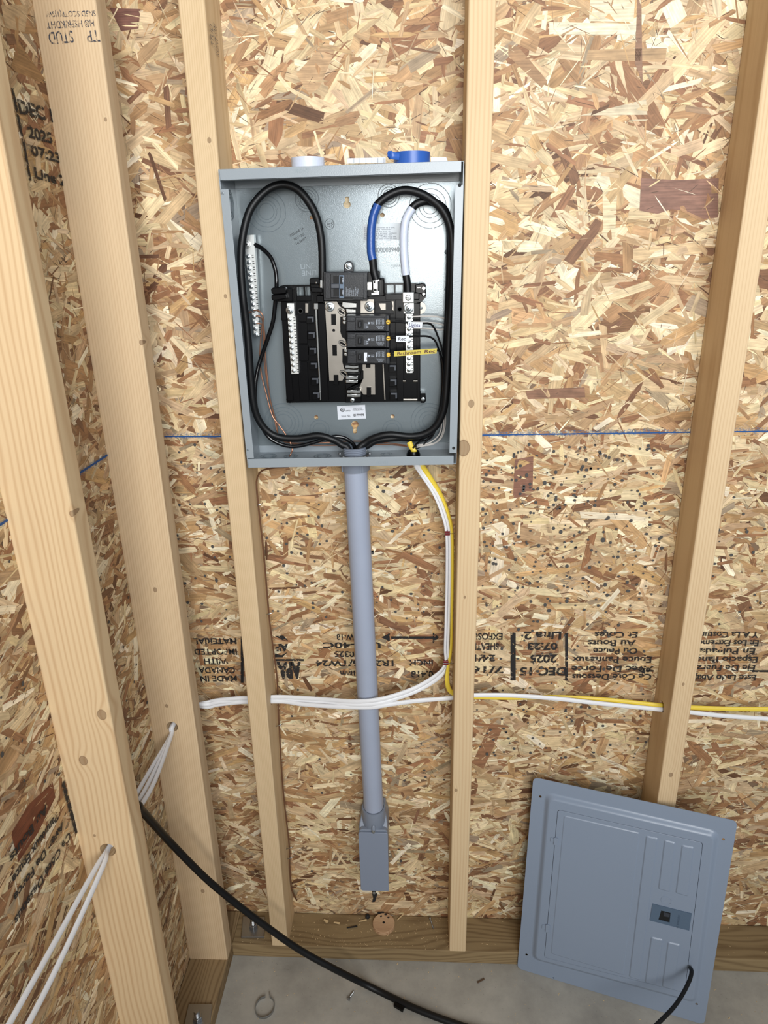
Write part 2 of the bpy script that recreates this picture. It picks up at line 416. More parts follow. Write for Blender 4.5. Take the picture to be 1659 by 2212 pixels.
OSBM = bpy.data.materials.new('strand_board'); OSBM.use_nodes = True
def _osbm():
    nt = OSBM.node_tree; N = nt.nodes.new; L = nt.links.new; b = nt.nodes['Principled BSDF']
    b.inputs['Roughness'].default_value = .55; b.inputs['Specular IOR Level'].default_value = .3
    at = N('ShaderNodeAttribute'); at.attribute_name = 'strand'
    uv = N('ShaderNodeUVMap'); mp = N('ShaderNodeMapping'); mp.inputs['Scale'].default_value = (14, 420, 1); L(uv.outputs[0], mp.inputs[0])
    n1 = N('ShaderNodeTexNoise'); n1.inputs['Scale'].default_value = 1; n1.inputs['Detail'].default_value = 4; L(mp.outputs[0], n1.inputs['Vector'])
    mp2 = N('ShaderNodeMapping'); mp2.inputs['Scale'].default_value = (45, 90, 1); L(uv.outputs[0], mp2.inputs[0])
    n2 = N('ShaderNodeTexNoise'); n2.inputs['Scale'].default_value = 1; n2.inputs['Detail'].default_value = 4; L(mp2.outputs[0], n2.inputs['Vector'])
    a = N('ShaderNodeMapRange'); a.inputs['From Min'].default_value = .25; a.inputs['From Max'].default_value = .75; a.inputs['To Min'].default_value = .70; a.inputs['To Max'].default_value = 1.25; L(n1.outputs['Fac'], a.inputs['Value'])
    c = N('ShaderNodeMapRange'); c.inputs['From Min'].default_value = .3; c.inputs['From Max'].default_value = .7; c.inputs['To Min'].default_value = .76; c.inputs['To Max'].default_value = 1.16; L(n2.outputs['Fac'], c.inputs['Value'])
    mm = N('ShaderNodeMath'); mm.operation = 'MULTIPLY'; L(a.outputs[0], mm.inputs[0]); L(c.outputs[0], mm.inputs[1])
    sc = N('ShaderNodeVectorMath'); sc.operation = 'SCALE'; L(at.outputs['Color'], sc.inputs[0]); L(mm.outputs[0], sc.inputs['Scale'])
    L(sc.outputs[0], b.inputs['Base Color'])
    bp = N('ShaderNodeBump'); bp.inputs['Strength'].default_value = .35; bp.inputs['Distance'].default_value = .0008; L(n1.outputs['Fac'], bp.inputs['Height']); L(bp.outputs[0], b.inputs['Normal'])
_osbm()
BIG = [([P(u, v, .0008) for u, v in q], c) for q, c in [
    ([(1384, 385), (1466, 389), (1552, 385), (1550, 470), (1520, 473), (1480, 455), (1450, 452), (1420, 462), (1381, 455)], (140, 104, 88)),
    ([(1186, 48), (1380, 52), (1370, 76), (1280, 75), (1186, 75)], (226, 216, 186)), ([(1275, -10), (1372, -10), (1368, 48), (1272, 46)], (222, 208, 176)),
    ([(1112, 992), (1152, 985), (1150, 1068), (1108, 1076)], (138, 98, 80)), ([(1301, 408), (1333, 406), (1328, 520), (1303, 518)], (222, 204, 166)),
    ([(1134, 842), (1262, 836), (1264, 858), (1140, 862)], (140, 104, 82)), ([(238, 18), (304, 20), (300, 62), (262, 68)], (122, 84, 72)),
    ([(1376, 0), (1385, 0), (1387, 140), (1388, 187), (1380, 160), (1371, 137)], (148, 114, 90)), ([(1020, 1648), (1060, 1560), (1084, 1576), (1044, 1660)], (150, 108, 78)),
    ([(1270, 108), (1440, 104), (1436, 134), (1266, 130)], (180, 148, 110)), ([(1250, 250), (1395, 215), (1398, 248), (1244, 188), (1262, 140)][:3], (206, 190, 160)),
    ([(640, 160), (700, 95), (728, 100), (690, 190), (668, 205)], (190, 156, 118)), ([(1098, 96), (1120, 102), (1182, 175), (1170, 190), (1098, 122)][::1], (160, 126, 92))]]
BIGL = [([PX(u, v, XL) for u, v in q], c) for q, c in [([(22, 1800), (60, 1738), (112, 1690), (118, 1722), (80, 1800), (38, 1862)], (118, 66, 44)), ([(0, 10), (60, 10), (52, 70), (10, 60)], (196, 168, 130)), ([(38, 90), (95, 170), (92, 180), (20, 150)], (160, 124, 84))]]
WY = .0008   # strand skin stands ~1 mm proud; board face set back a little
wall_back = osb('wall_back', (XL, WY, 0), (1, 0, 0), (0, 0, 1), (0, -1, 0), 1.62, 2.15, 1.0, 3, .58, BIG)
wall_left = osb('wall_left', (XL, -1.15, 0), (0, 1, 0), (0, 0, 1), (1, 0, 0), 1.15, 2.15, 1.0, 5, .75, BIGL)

# floor: a concrete slab
def concrete():
    m = bpy.data.materials.new('concrete'); m.use_nodes = True; nt = m.node_tree; N = nt.nodes.new; L = nt.links.new; b = nt.nodes['Principled BSDF']
    b.inputs['Roughness'].default_value = .75; tc = N('ShaderNodeTexCoord')
    n = N('ShaderNodeTexNoise'); n.inputs['Scale'].default_value = 7; n.inputs['Detail'].default_value = 8; n.inputs['Roughness'].default_value = .65; L(tc.outputs['Object'], n.inputs['Vector'])
    r = N('ShaderNodeValToRGB'); r.color_ramp.elements[0].position = .3; r.color_ramp.elements[0].color = (*lin((140, 136, 128)), 1)
    r.color_ramp.elements[1].position = .72; r.color_ramp.elements[1].color = (*lin((184, 179, 168)), 1); L(n.outputs['Fac'], r.inputs[0])
    v = N('ShaderNodeTexVoronoi'); v.inputs['Scale'].default_value = 90; L(tc.outputs['Object'], v.inputs['Vector'])
    mr = N('ShaderNodeMapRange'); mr.inputs['From Min'].default_value = .03; mr.inputs['From Max'].default_value = .12; mr.inputs['To Min'].default_value = .72; L(v.outputs['Distance'], mr.inputs['Value'])
    sc = N('ShaderNodeVectorMath'); sc.operation = 'SCALE'; L(r.outputs[0], sc.inputs[0]); L(mr.outputs[0], sc.inputs['Scale']); L(sc.outputs[0], b.inputs['Base Color'])
    bp = N('ShaderNodeBump'); bp.inputs['Strength'].default_value = .2; bp.inputs['Distance'].default_value = .002; L(n.outputs['Fac'], bp.inputs['Height']); L(bp.outputs[0], b.inputs['Normal'])
    return m
fl = MB().box((XL-.012, -4.6, -.08), (2.8, .012, 0)).build('floor', concrete()); struct(fl)

# ink printed on the boards
def wall_ink(mb, name, m=STAMP, parent=wall_back, label=None):
    o = mb.build(name, m, parent)
    if label: o['label'] = label
    return o
YI = -.0016
NB = (0, -1, 0)
t = MB()
def inv_line(sx, xr, xl, y, h, bold=.028):   # upside down: the base line runs from right to left and is the UPPER edge
    tpx(t, sx, (xr, y), (xl, y), h, YI, bold)
for sx, a, b, y in [('MATERIAL', 510, 417, 1383), ('IMPORTED', 511, 419, 1406), ('WITH', 493, 440, 1427), ('CANADA', 507, 428, 1446), ('MADE IN', 511, 432, 1464)]: inv_line(sx, a, b, y-4, 14)
for sx, a, b, y in [('W-18', 765, 727, 1375), ('UM-40C', 822, 697, 1393), ('0325', 765, 722, 1412), ('1R24-16/TW24', 850, 682, 1432), ('11mm', 775, 735, 1454)]: inv_line(sx, a, b, y-5, 14)
inv_line('INCH', 935, 885, 1426, 14); inv_line('0.418', 936, 888, 1450, 15)
for sx, a, b, y in [('EXPOSURE', 1086, 1000, 1373), ('SHEATHING', 1078, 990, 1395), ('24/16', 1070, 1006, 1420), ('7/16', 1088, 1018, 1445)]: inv_line(sx, a, b, y-5, 16)
for sx, a, b, y, h in [('Line 2', 1213, 1132, 1370, 19), ('07:23', 1205, 1140, 1394, 17), ('2025', 1203, 1146, 1420, 19), ('DEC 15', 1224, 1124, 1447, 20)]: inv_line(sx, a, b, y-5, h, .035)
for sx, a, b, y in [('Et Cotes', 1378, 1285, 1370), ('Au Bouts', 1374, 1270, 1388), ('Ou Pouce', 1378, 1282, 1405), ('Epuce Panneaux', 1408, 1236, 1424), ('Avec De Force', 1412, 1235, 1444), ('Ce Côté Dessous', 1408, 1236, 1461)]: inv_line(sx, a, b, y-5, 15, .025)
for sx, a, b, y in [('Y A La Costura', 1640, 1506, 1370), ('En Los Extremos', 1640, 1500, 1388), ('En Pulgadas', 1632, 1502, 1406), ('Espacio Panel', 1638, 1500, 1424), ('Eje De Fuerza', 1632, 1496, 1442), ('Este Lado Abajo', 1634, 1490, 1463)]: inv_line(sx, a, b, y-5, 15, .02)
def bar(mb, x0, y0, x1, y1): mb.rect(x0, y0, x1, y1, YI-.0003, YI)
bar(t, 520, 1375, 526, 1475); bar(t, 1103, 1367, 1114, 1470); bar(t, 1221, 1368, 1227, 1470)
bar(t, 845, 1375, 935, 1380); t.px([(935, 1366), (948, 1377), (935, 1390)], YI-.0003, YI); t.px([(842, 1368), (824, 1377), (842, 1386)], YI-.0003, YI)
bar(t, 1395, 1448, 1412, 1451); t.px([(1380, 1449), (1393, 1442), (1393, 1456)], YI-.0003, YI); bar(t, 1625, 1448, 1700, 1452)
bar(t, 594, 1424, 656, 1428)
tpx(t, 'APA', (650, 1433), (598, 1433), 36, YI, .07); tpx(t, 'AF', (622, 1392), (596, 1392), 16, YI, .06)
t.px([(594, 1374), (612, 1373), (622, 1384), (612, 1384)], YI-.0003, YI); t.px([(594, 1412), (608, 1416), (622, 1408), (610, 1420), (594, 1420)], YI-.0003, YI)
wall_ink(t, 'printed_stamp')
# ink on the left wall board
t = MB(); XI = XL+.0022
def tleft(sx, a, b, h, bold=.03):
    A, B = PX(a[0], a[1], XI), PX(b[0], b[1], XI); text(t, sx, A, B, h, (1, 0, 0), .0004, bold)
tleft('DEC 15', (42, 244), (132, 268), .016, .035); tleft('2025', (62, 296), (114, 310), .0135, .035)
tleft('07:23', (68, 334), (132, 352), .0125, .035); tleft('Line 2', (76, 384), (142, 402), .0135, .035)
def lbar(a, b, hw=.003):
    A, B = PX(a[0], a[1], XI), PX(b[0], b[1], XI); s = Vector((0, hw, 0)); t.add([A-s, B-s, B+s, A+s], [(0, 1, 2, 3)])
lbar((27, 190), (48, 295)); lbar((50, 300), (66, 390)); lbar((136, 1690), (166, 1800), .004)
for sx, a, b in [('Ce Côté Dessous', (150, 1795), (30, 1985)), ('Avec De Force', (135, 1775), (28, 1935)), ('Panneaux Epuce', (122, 1755), (25, 1895)), ('Au Bouts', (100, 1735), (20, 1850))]: tleft(sx, a, b, .013, .03)
lbar((48, 1960), (-10, 2045), .002)
t2 = 'printed_stamp'
wall_ink(t, t2, STAMP, wall_left)
# chalk lines
def chalk_strip(pts, mb, hw, jit):
    R = random.Random(2); up = Vector((0, 0, 1)); pr = []
    for i in range(len(pts)-1):
        a, b = pts[i], pts[i+1]; k = 60
        for j in range(k+(i == len(pts)-2)):
            p = a.lerp(b, j/k); pr.append((p+up*(hw+R.uniform(0, jit)), p-up*(hw+R.uniform(0, jit))))
    vs = [q for pq in pr for q in pq]; mb.add(vs, [(2*i, 2*i+1, 2*i+3, 2*i+2) for i in range(len(pr)-1)])
yb = -.0019
cb = [P(355, 943, yb), P(480, 943, yb), P(1040, 940, yb), P(1320, 936, yb), P(1700, 931, yb)]
m1 = MB(); chalk_strip(cb, m1, .0009, .0005); wall_ink(m1, 'chalk_line', CHALK, wall_back, 'blue snapped chalk line')
m1 = MB(); chalk_strip([p+Vector((0, .0002, .0015)) for p in cb], m1, .0032, .0034); wall_ink(m1, 'chalk_dust', CHALKH, wall_back, 'faint blue chalk dust')
xl = XL+.0023
cl_ = [PX(-60, 1172, xl), PX(17, 1123, xl), PX(175, 1020, xl), PX(232, 983, xl), PX(300, 938, xl)]
m1 = MB(); chalk_strip(cl_, m1, .0014, .0007); wall_ink(m1, 'chalk_line', CHALK, wall_left, 'blue snapped chalk line')
m1 = MB(); chalk_strip([p-Vector((.0002, 0, 0)) for p in cl_], m1, .0034, .0030); wall_ink(m1, 'chalk_dust', CHALKH, wall_left, 'faint blue chalk dust')
# dark ink drops on the lower boards
def specks(mb, quad, n, R, place, nrm, ax, az):
    for _ in range(n):
        a, b = R.random(), R.random(); u = quad[0]+(quad[2]-quad[0])*a; v = quad[1]+(quad[3]-quad[1])*b
        c = place(u, v); r = abs(R.gauss(.0020, .0006))+.0005; rr = r*R.uniform(.7, 1.3); k = 7
        vs = [c + ax*(r*math.cos(6.2832*i/k)*R.uniform(.85, 1.15)) + az*(rr*math.sin(6.2832*i/k)) for i in range(k)]
        mb.add(vs, [tuple(range(k))])
R_ = random.Random(9); m1 = MB(); pl = lambda u, v: P(u, v, -.0020)
X_, Z_ = Vector((1, 0, 0)), Vector((0, 0, 1))
for q, n in [((1040, 960, 1430, 1310), 280), ((1040, 1310, 1400, 1500), 60), ((1030, 1510, 1400, 1640), 60), ((575, 1030, 960, 1340), 90), ((380, 960, 500, 1350), 34), ((1530, 970, 1659, 1350), 22), ((570, 1480, 960, 1900), 22)]:
    specks(m1, q, n, R_, pl, NB, X_, Z_)
o = wall_ink(m1, 'ink_speckle', SPECK, wall_back); o['kind'] = 'stuff'
m1 = MB(); specks(m1, (0, 1200, 330, 1700), 60, R_, lambda u, v: PX(u, v, XL+.0024), NB, Vector((0, 1, 0)), Z_)
o = wall_ink(m1, 'ink_speckle', SPECK, wall_left); o['kind'] = 'stuff'

# ================================================================== TIMBER
def boolean(o, cutter):
    md = o.modifiers.new('cut', 'BOOLEAN'); md.object = cutter; md.solver = 'EXACT'; md.operation = 'DIFFERENCE'
    bpy.context.view_layer.update(); dg = bpy.context.evaluated_depsgraph_get()
    me = bpy.data.meshes.new_from_object(o.evaluated_get(dg)); me.name = o.name
    o.modifiers.clear(); o.data = me; cm = cutter.data; bpy.data.objects.remove(cutter); bpy.data.meshes.remove(cm)
ZT = 2.12
def stud(name, corners_b, corners_t, material, holes=()):
    """4 base corners and 4 top corners (counter-clockwise), long edges eased"""
    vs = [Vector(c) for c in corners_b]+[Vector(c) for c in corners_t]
    org = Vector(corners_b[0]); me = bpy.data.meshes.new(name)
    import bmesh
    bm = bmesh.new(); bv = [bm.verts.new(v-org) for v in vs]
    for f in [(3, 2, 1, 0), (4, 5, 6, 7), (0, 1, 5, 4), (1, 2, 6, 5), (2, 3, 7, 6), (3, 0, 4, 7)]: bm.faces.new([bv[i] for i in f])
    bm.edges.ensure_lookup_table()
    es = [e for e in bm.edges if abs(e.verts[0].co.z-e.verts[1].co.z) > .5]
    bmesh.ops.bevel(bm, geom=es, offset=.0028, segments=3, affect='EDGES', profile=.5)
    bmesh.ops.recalc_face_normals(bm, faces=bm.faces[:])
    bm.to_mesh(me); bm.free(); me.materials.append(material)
    o = bpy.data.objects.new(name, me); COL.objects.link(o); o.location = org; WM[o.name] = Matrix.Translation(org)
    for (c, ax, r) in holes:
        c = Vector(c)-org; ct = MB().cyl(c+org-Vector(ax)*.03, ax, r, .16, 24)
        co = ct.build('cutter', material); boolean(o, co)
    return o
def back_stud(xb, xt, material, holes=()):
    """xb = left edge X at the bottom plate, xt = left edge X at the top"""
    q = lambda x, z: [(x, -D, z), (x+W, -D, z), (x+W, 0, z), (x, 0, z)]
    return stud('wall_stud', q(xb, W), q(xt, ZT), material, holes)
def xline(u1, v1, u2, v2, Y, off=0):
    a, b = P(u1, v1, Y), P(u2, v2, Y); f = lambda z: a.x+(b.x-a.x)*(z-a.z)/(b.z-a.z)+off
    return f(W), f(ZT)
s3b, s3t = xline(383, 0, 587, 2041, -D)
s4b, s4t = xline(970.5, 2051, 1070-58, 0, -D)
s5b, s5t = xline(1614, 400, 1432, 1650, -D)
wl = (214, 188, 150); wd_ = (184, 152, 108)
def knot(u, v, Y, base, r): p = P(u, v, Y)-Vector(base); return (p.x, p.y, p.z, r)
holeZ3 = P(588, 1510, -.045).z
s3 = back_stud(s3b, s3t, wood('pine_stud_a', wl, wd_, (-.16, .03), .0034, .34, .0016, [knot(452, 303, -D, (s3b, -D, W), .0028), knot(487, 640, -D, (s3b, -D, W), .0025)]),
               [((s3b, -.045, holeZ3), (1, 0, 0), .012)])
tag(s3, 'upright pine stud left of the open electrical panel, brown wire stapled down its side', 'wall stud', 'wall studs')
k4 = (s4b, -D, W)
holeZ4 = P(1000, 1504, -.045).z
s4 = back_stud(s4b, s4t, wood('pine_stud_b', (216, 190, 151), (192, 153, 114), (.22, .03), .0062, .34, .003, [knot(1001, 968, -D, k4, .0105), knot(1018, 872, -D, k4, .0048), knot(985, 1707, -D, k4, .003), knot(1004, 1290, -D, k4, .0022)]),
               [((s4b, -.045, holeZ4), (1, 0, 0), .012)])
tag(s4, 'upright pine stud right of the open electrical panel with a large round knot', 'wall stud', 'wall studs')
k5 = (s5b, -D, W)
holeZ5 = P(1418, 1526, -.045).z
s5 = back_stud(s5b, s5t, wood('pine_stud_c', (214, 187, 149), (180, 144, 104), (-.2, .04), .0050, .34, .0028, [knot(1449, 1674, -D, k5, .004), knot(1476, 1478, -D, k5, .0025)]),
               [((s5b, -.045, holeZ5), (1, 0, 0), .012)])
tag(s5, 'rightmost pine stud, standing behind the leaning grey panel cover', 'wall stud', 'wall studs')
# studs of the left wall, broad side towards the camera
y2 = -D-W; y1 = -.4327
def left_stud(yf, material, holes=(), dx=0.0):
    q = lambda z, d: [(XL+d, yf, z), (XL+D+d, yf, z), (XL+D+d, yf+W, z), (XL+d, yf+W, z)]
    return stud('wall_stud', q(W, 0), q(ZT, dx), material, holes)
h2 = P(372, 1570, y2); h1 = P(233, 1836, y1)
k2 = (XL, y2, W); k1 = (XL, y1, W)
s2 = left_stud(y2, wood('pine_stud_d', (213, 187, 151), (182, 147, 110), (.33, .05), .0044, .34, .0018, [knot(335, 1274, y2, k2, .0035), knot(360, 1525, y2, k2, .003), knot(305, 740, y2, k2, .003), knot(228, 258, y2, k2, .002), knot(438, 1925, y2, k2, .004)]), [(h2, (0, 1, 0), .0115)])
tag(s2, 'pine stud in the corner, stamped TP STUD upside down near its top', 'wall stud', 'wall studs')
s1 = left_stud(y1, wood('pine_stud_e', (213, 186, 147), (180, 142, 102), (-.03, .05), .0075, .50, .006, [knot(220, 1544, y1, k1, .0065), knot(180, 1643, y1, k1, .0062), knot(204, 1805, y1, k1, .002), knot(155, 1110, y1, k1, .003)]), [(h1, (0, 1, 0), .0125)])
tag(s1, 'nearest pine stud at the far left with two dark knots and white cables', 'wall stud', 'wall studs')
# mill stamps on the studs
m1 = MB(); yy = y2-.0003
for sx, a, b, h in [('TP', (213, 86), (185, 88), 21), ('STUD', (156, 88), (103, 92), 22), ('H® HSPR/KDHT', (202, 55), (100, 60), 13), ('SN5D SCOTP(1)SW', (206, 33), (99, 35), 10)]:
    tpx(m1, sx, (a[0], a[1]-h), (b[0], b[1]-h), h, yy, .01, 0, .0003)
m1.build('mill_stamp', STAMPW, s2)
m1 = MB(); xx = s3t+W+.0006
for sx, a, b in [('STUD', (457, 105), (455, 60)), ('KDHT SW', (466, 118), (462, 48))]:
    A, B = P(a[0], a[1], -.055), P(b[0], b[1], -.055); A.x = B.x = xx; A.y = B.y = -.05
    m1 = m1; text(m1, sx, (xx, -.062 if sx == 'STUD' else -.038, A.z), (xx, -.062 if sx == 'STUD' else -.038, B.z), .018, (1, 0, 0), .0002, .01)
m1.build('mill_stamp', STAMPW, s3)
# bottom plates
def plates():
    pt = wood('treated_timber', (146, 124, 90), (104, 82, 56), (.1, .06), .009, .6, .02, (), 'X', .7, .22)
    a = MB().box((XL+D+.0, -D, 0), (1.12, -.0015, W)).build('bottom_plate', pt, None, bevel=.002)
    tag(a, 'treated bottom plate lying along the back wall under the panel', 'sill plate')
    pt2 = wood('treated_timber_left', (150, 127, 94), (106, 82, 55), (.1, .06), .008, .6, .02, (), 'Y', .7, .22)
    b = MB().box((XL+.0015, -1.15, 0), (XL+D, -.0015, W)).build('bottom_plate', pt2, None, bevel=.002)
    tag(b, 'treated bottom plate running toward the camera along the left wall', 'sill plate')
    return a, b
plates()

# ================================================================== PANEL BOX
YP, YBK = -.100, -.008       # front rim, inner face of the back sheet
ctl, ctr, cbr, cbl = P(471, 366, YP), P(1003, 347, YP), P(986, 1003, YP), P(535, 1010, YP)
def B(s, t_, Y):    # s: 0 left..1 right, t: 0 bottom..1 top
    q = (cbl*(1-s)+cbr*s)*(1-t_) + (ctl*(1-s)+ctr*s)*t_
    return Vector((q.x, Y, q.z))
BW, BH = (cbr-cbl).length, (ctl-cbl).length
mm_s = .001/BW; mm_t = .001/BH
def bquad(mb, s0, t0, s1, t1, Yf, Yb, mi=0):
    mb.prism([(s0, t0), (s1, t0), (s1, t1), (s0, t1)], Yf, Yb, lambda p, d: B(p[0], p[1], d), mi); return mb
box = empty('electrical_panel_box', B(.5, 0, YP))
tag(box, 'open grey steel electrical panel box mounted between two studs', 'electrical panel')
def keyhole(u, v, r, vs, rs, n=14):
    up = vs < v; pts = []
    for k in range(n+1):
        a = math.radians((-60 if up else 120) + 300*k/n); pts.append((u+r*math.cos(a), v+r*math.sin(a)))
    for k in range(n+1):
        a = math.radians((180 if up else 0) + 180*k/n); pts.append((u+rs*math.cos(a), vs+rs*math.sin(a)))
    return pts
corner_px = []
def unproj(p):
    v = p-CAM; z = v.dot(FW); return (829.5+FPX*v.dot(RT)/z, 1106+FPX*v.dot(DN)/z)
back_outline = [unproj(B(s, t_, YBK)) for s, t_ in [(0, 0), (1, 0), (1, 1), (0, 1)]]
mb = MB()
holes = [keyhole(749.6, 442, 8.2, 429, 4.5), keyhole(766.7, 917, 8, 932, 4.5), circ(673.7, 469.8, 4.6), circ(825.8, 464.5, 5.2), circ(683, 901.6, 4.6), circ(848, 899.4, 4.6)]
plate(mb, back_outline, holes, YBK, YBK+.0014)
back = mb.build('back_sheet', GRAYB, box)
def knockouts(mb_list, axis, place):
    for (u, v, rs) in mb_list:
        k = MB()
        c = place(u, v); sc = (place(u+1, v)-c).length
        for i, r in enumerate(rs):
            k.ring(c, axis, r*sc, .00055, 48, 0, 6)
            a0 = random.random()*6
            for a in (a0, a0+math.pi):
                t1 = Vector((math.cos(a), 0, math.sin(a))) if abs(axis[1]) > .5 else Vector((math.cos(a), math.sin(a), 0))
                if i % 2 == 1: k.lathe(c+t1*r*sc, axis, [(.0018, -.0004), (.0014, .0006)], 8, 1)
        k.build('knockout', [KNOCK, GRAYB], back, True)
knockouts([(575.8, 456.7, (16, 22, 31, 41)), (662.7, 430, (14, 19, 25)), (839.7, 423, (12, 17, 23)), (929.5, 445, (16, 24, 34, 45)), (613, 912.6, (18, 25, 33, 41)), (690.7, 927.8, (14, 21)), (927, 909.7, (14, 22, 31, 39)), (848, 928, (14, 21))], (0, -1, 0), lambda u, v: P(u, v, YBK-.0001))
# side, top and bottom panels
s_ = 1.5
mb = MB(); bquad(mb, 0, 0, 1.5*mm_s, 1, YP, YBK); bquad(mb, 0, 17*mm_t, 12.5*mm_s, 1-27*mm_t, YP-.0004, YP+.0012)
side_l = mb.build('side_panel', GRAY, box, bevel=.0004)
mb = MB(); bquad(mb, 1-1.5*mm_s, 0, 1, 1, YP, YBK); bquad(mb, 1-12.5*mm_s, 20*mm_t, 1, 1-32*mm_t, YP-.0004, YP+.0012)
side_r = mb.build('side_panel', GRAY, box, bevel=.0004)
mb = MB(); bquad(mb, 0, 1-1.5*mm_t, 1, 1, YP, YBK); bquad(mb, 2*mm_s, 1-15.5*mm_t, 1-4*mm_s, 1, YP-.0016, YP-.0002); bquad(mb, 2*mm_s, 1-15.5*mm_t, 1-4*mm_s, 1-14*mm_t, YP-.0016, YP+.006)
bquad(mb, .004, 1-20*mm_t, .996, 1-1*mm_t, YBK-.0016, YBK)
top_p = mb.build('top_panel', GRAY, box, bevel=.0005)
MB().px([(862, 384), (878, 383), (878, 393), (862, 393.5)], YBK-.0012, YBK).build('slot_tab', KNOCK, back, bevel=.0004)
mb = MB(); mb.tube([P(u, v, YBK-.0008) for u, v in [(705, 394), (712, 386), (730, 379), (752, 376), (772, 378), (786, 384), (792, 390)]], .0005, 6); mb.build('pressed_arc', KNOCK, back, True)
mb = MB(); bquad(mb, 0, 0, 1, 1.5*mm_t, YP, YBK); bquad(mb, 2*mm_s, 0, 1-5*mm_s, 15.5*mm_t, YP-.0016, YP-.0002)
bquad(mb, .004, .5*mm_t, .996, 14*mm_t, YBK-.0016, YBK)
bot_p = mb.build('bottom_panel', GRAY, box, bevel=.0005)
zbot = B(.5, 0, 0).z+.0022
for (u, v, rs) in [(580, 985, (.010, .014)), (628, 985, (.008, .012)), (697, 985, (.010, .015)), (835, 981, (.006, .010)), (928, 982, (.010, .015))]:
    k = MB(); c = PZ(u, v, zbot)
    for r in rs: k.ring(c, (0, 0, 1), r, .0005, 40)
    k.build('knockout', KNOCK, bot_p, True)
for k_ in (.30, .62, .9):
    k = MB(); c = B(0, k_, -.055)+Vector((.0022, 0, 0))
    for r in (.012, .017, .022): k.ring(c, (1, 0, 0), r, .0005, 36)
    k.build('knockout', KNOCK, side_l, True)
def screw(c, r, parent, name='screw', m=ZINC, axis=(0, -1, 0), h=None, slot=True, washer=0, label=None):
    k = MB(); h = h or r*.6; ax = Vector(axis).normalized(); c = Vector(c)
    if washer: k.lathe(c, ax, [(washer, 0), (washer, .0007), (washer*.92, .0011), (r*.9, .0011)], 24, 0)
    k.lathe(c, ax, [(r, 0), (r*1.0, h*.45), (r*.88, h*.8), (r*.6, h*.97), (.0001, h)], 18, 0)
    if slot:
        a = random.uniform(0, math.pi); t0 = ax.orthogonal().normalized(); q0 = ax.cross(t0)
        for aa in (a, a+math.pi/2):
            d = t0*math.cos(aa)+q0*math.sin(aa); e = ax.cross(d)
            b0 = c+ax*(h*.72); L_ = r*.62; w_ = r*.10
            k.add([b0-d*L_-e*w_, b0+d*L_-e*w_, b0+d*L_+e*w_, b0-d*L_+e*w_, b0-d*L_-e*w_+ax*h*.33, b0+d*L_-e*w_+ax*h*.33, b0+d*L_+e*w_+ax*h*.33, b0-d*L_+e*w_+ax*h*.33],
                  [(0, 1, 2, 3), (4, 5, 6, 7), (0, 1, 5, 4), (1, 2, 6, 5), (2, 3, 7, 6), (3, 0, 4, 7)], 1)
    o = k.build(name, [m, HOLE], parent, True)
    if label: o['label'] = label
    return o
screw(P(481, 417, YP-.0006), .0024, side_l, 'screw', GRAY); screw(P(535, 972, YP-.0006), .0016, side_l, 'rivet', KNOCK, slot=False)
for u, v in [(993, 400), (980, 968)]:
    MB().lathe(P(u, v, YP-.0006), (0, -1, 0), [(.0026, 0), (.0026, .0002)], 16).build('screw_hole', HOLE, side_r)
for u, v in [(965, 544.6), (964.8, 624.7), (965, 690)]:
    MB().lathe(P(u, v, YBK), (0, -1, 0), [(.0038, 0), (.0034, .0014), (.0022, .0018)], 16).build('rivet', KNOCK, back, True)
# embossed and printed marks on the box
mb = MB()
tpx(mb, 'LINE', (650, 581), (679, 579.5), 10, YBK, .0); tpx(mb, 'LINE', (683, 583.5), (652, 585), 10, YBK, .0)
mb.build('embossed_lettering', STAMPL, back)
mb = MB(); tpx(mb, 'FRONT', (638, 373), (667, 371.5), 7, YP-.0018, .01); mb.build('embossed_lettering', STAMPL, top_p)
mb = MB(); tpx(mb, 'FRONT', (838, 996.5), (811, 997), 7, YP-.0018, .01); mb.build('embossed_lettering', STAMPL, bot_p)
mb = MB()
for sx, a, b, h in [('STD LINE 1A', (628, 512), (657, 495), 5), ('PRD 2 5 2025', (636.5, 520), (658, 507.5), 4.6), ('1st SHIFT', (641, 529), (663.5, 516), 5)]: tpx(mb, sx, a, b, h, YBK, .01)
mb.build('ink_stamp', INKD, back)
mb = MB(); c = P(712, 484, YBK-.0003); mb.ring(c, (0, -1, 0), .0078, .0003, 32, 0, 4)
tpx(mb, 'QC', (716, 479), (715.5, 490), 5.5, YBK, .0); tpx(mb, '183', (707, 477), (706.5, 491), 5.5, YBK, .0)
mb.build('ink_stamp', INKD, back)
mb = MB(); tpx(mb, '000003940', (809, 545.5), (863, 544), 10, YBK, .035); mb.build('punched_number', KNOCK, back)
mb = MB(); tpx(mb, '50VA', (845, 578), (866, 577), 6, YBK, .0); mb.build('embossed_lettering', KNOCK, back)
# stickers
mb = MB().px([(783.7, 485), (881, 480), (884, 518), (785, 521.5)], YBK-.0002, YBK)
st = lab(mb.build('warning_label', CLEARL, back), 'translucent instruction label')
mb = MB()
for i, sx in enumerate(['If unit is not covered as a unit,', 'it is not to be removed', 'from wiring to the prior to', 'install. Ensure proper contact', 'See wiring diagram for', 'procedure to SURE may be', 'mount the unit away from the wall']):
    y = 493.5+i*4.0; tpx(mb, sx, (787, y), (787+[66, 58, 56, 70, 60, 68, 70][i], y-1), 2.6, YBK-.0002, .0)
mb.build('fine_print', GINK, st)
mb = MB().px([(728, 877), (788.6, 874.4), (790.3, 904), (730, 906.6)], YBK-.0003, YBK)
st = lab(mb.build('issue_label', PAPER, back), 'white issue number label')
mb = MB(); ys = YBK-.0003
c = P(740, 885.3, ys-.0003); mb.ring(c, (0, -1, 0), .0036, .0004, 32, 0, 4)
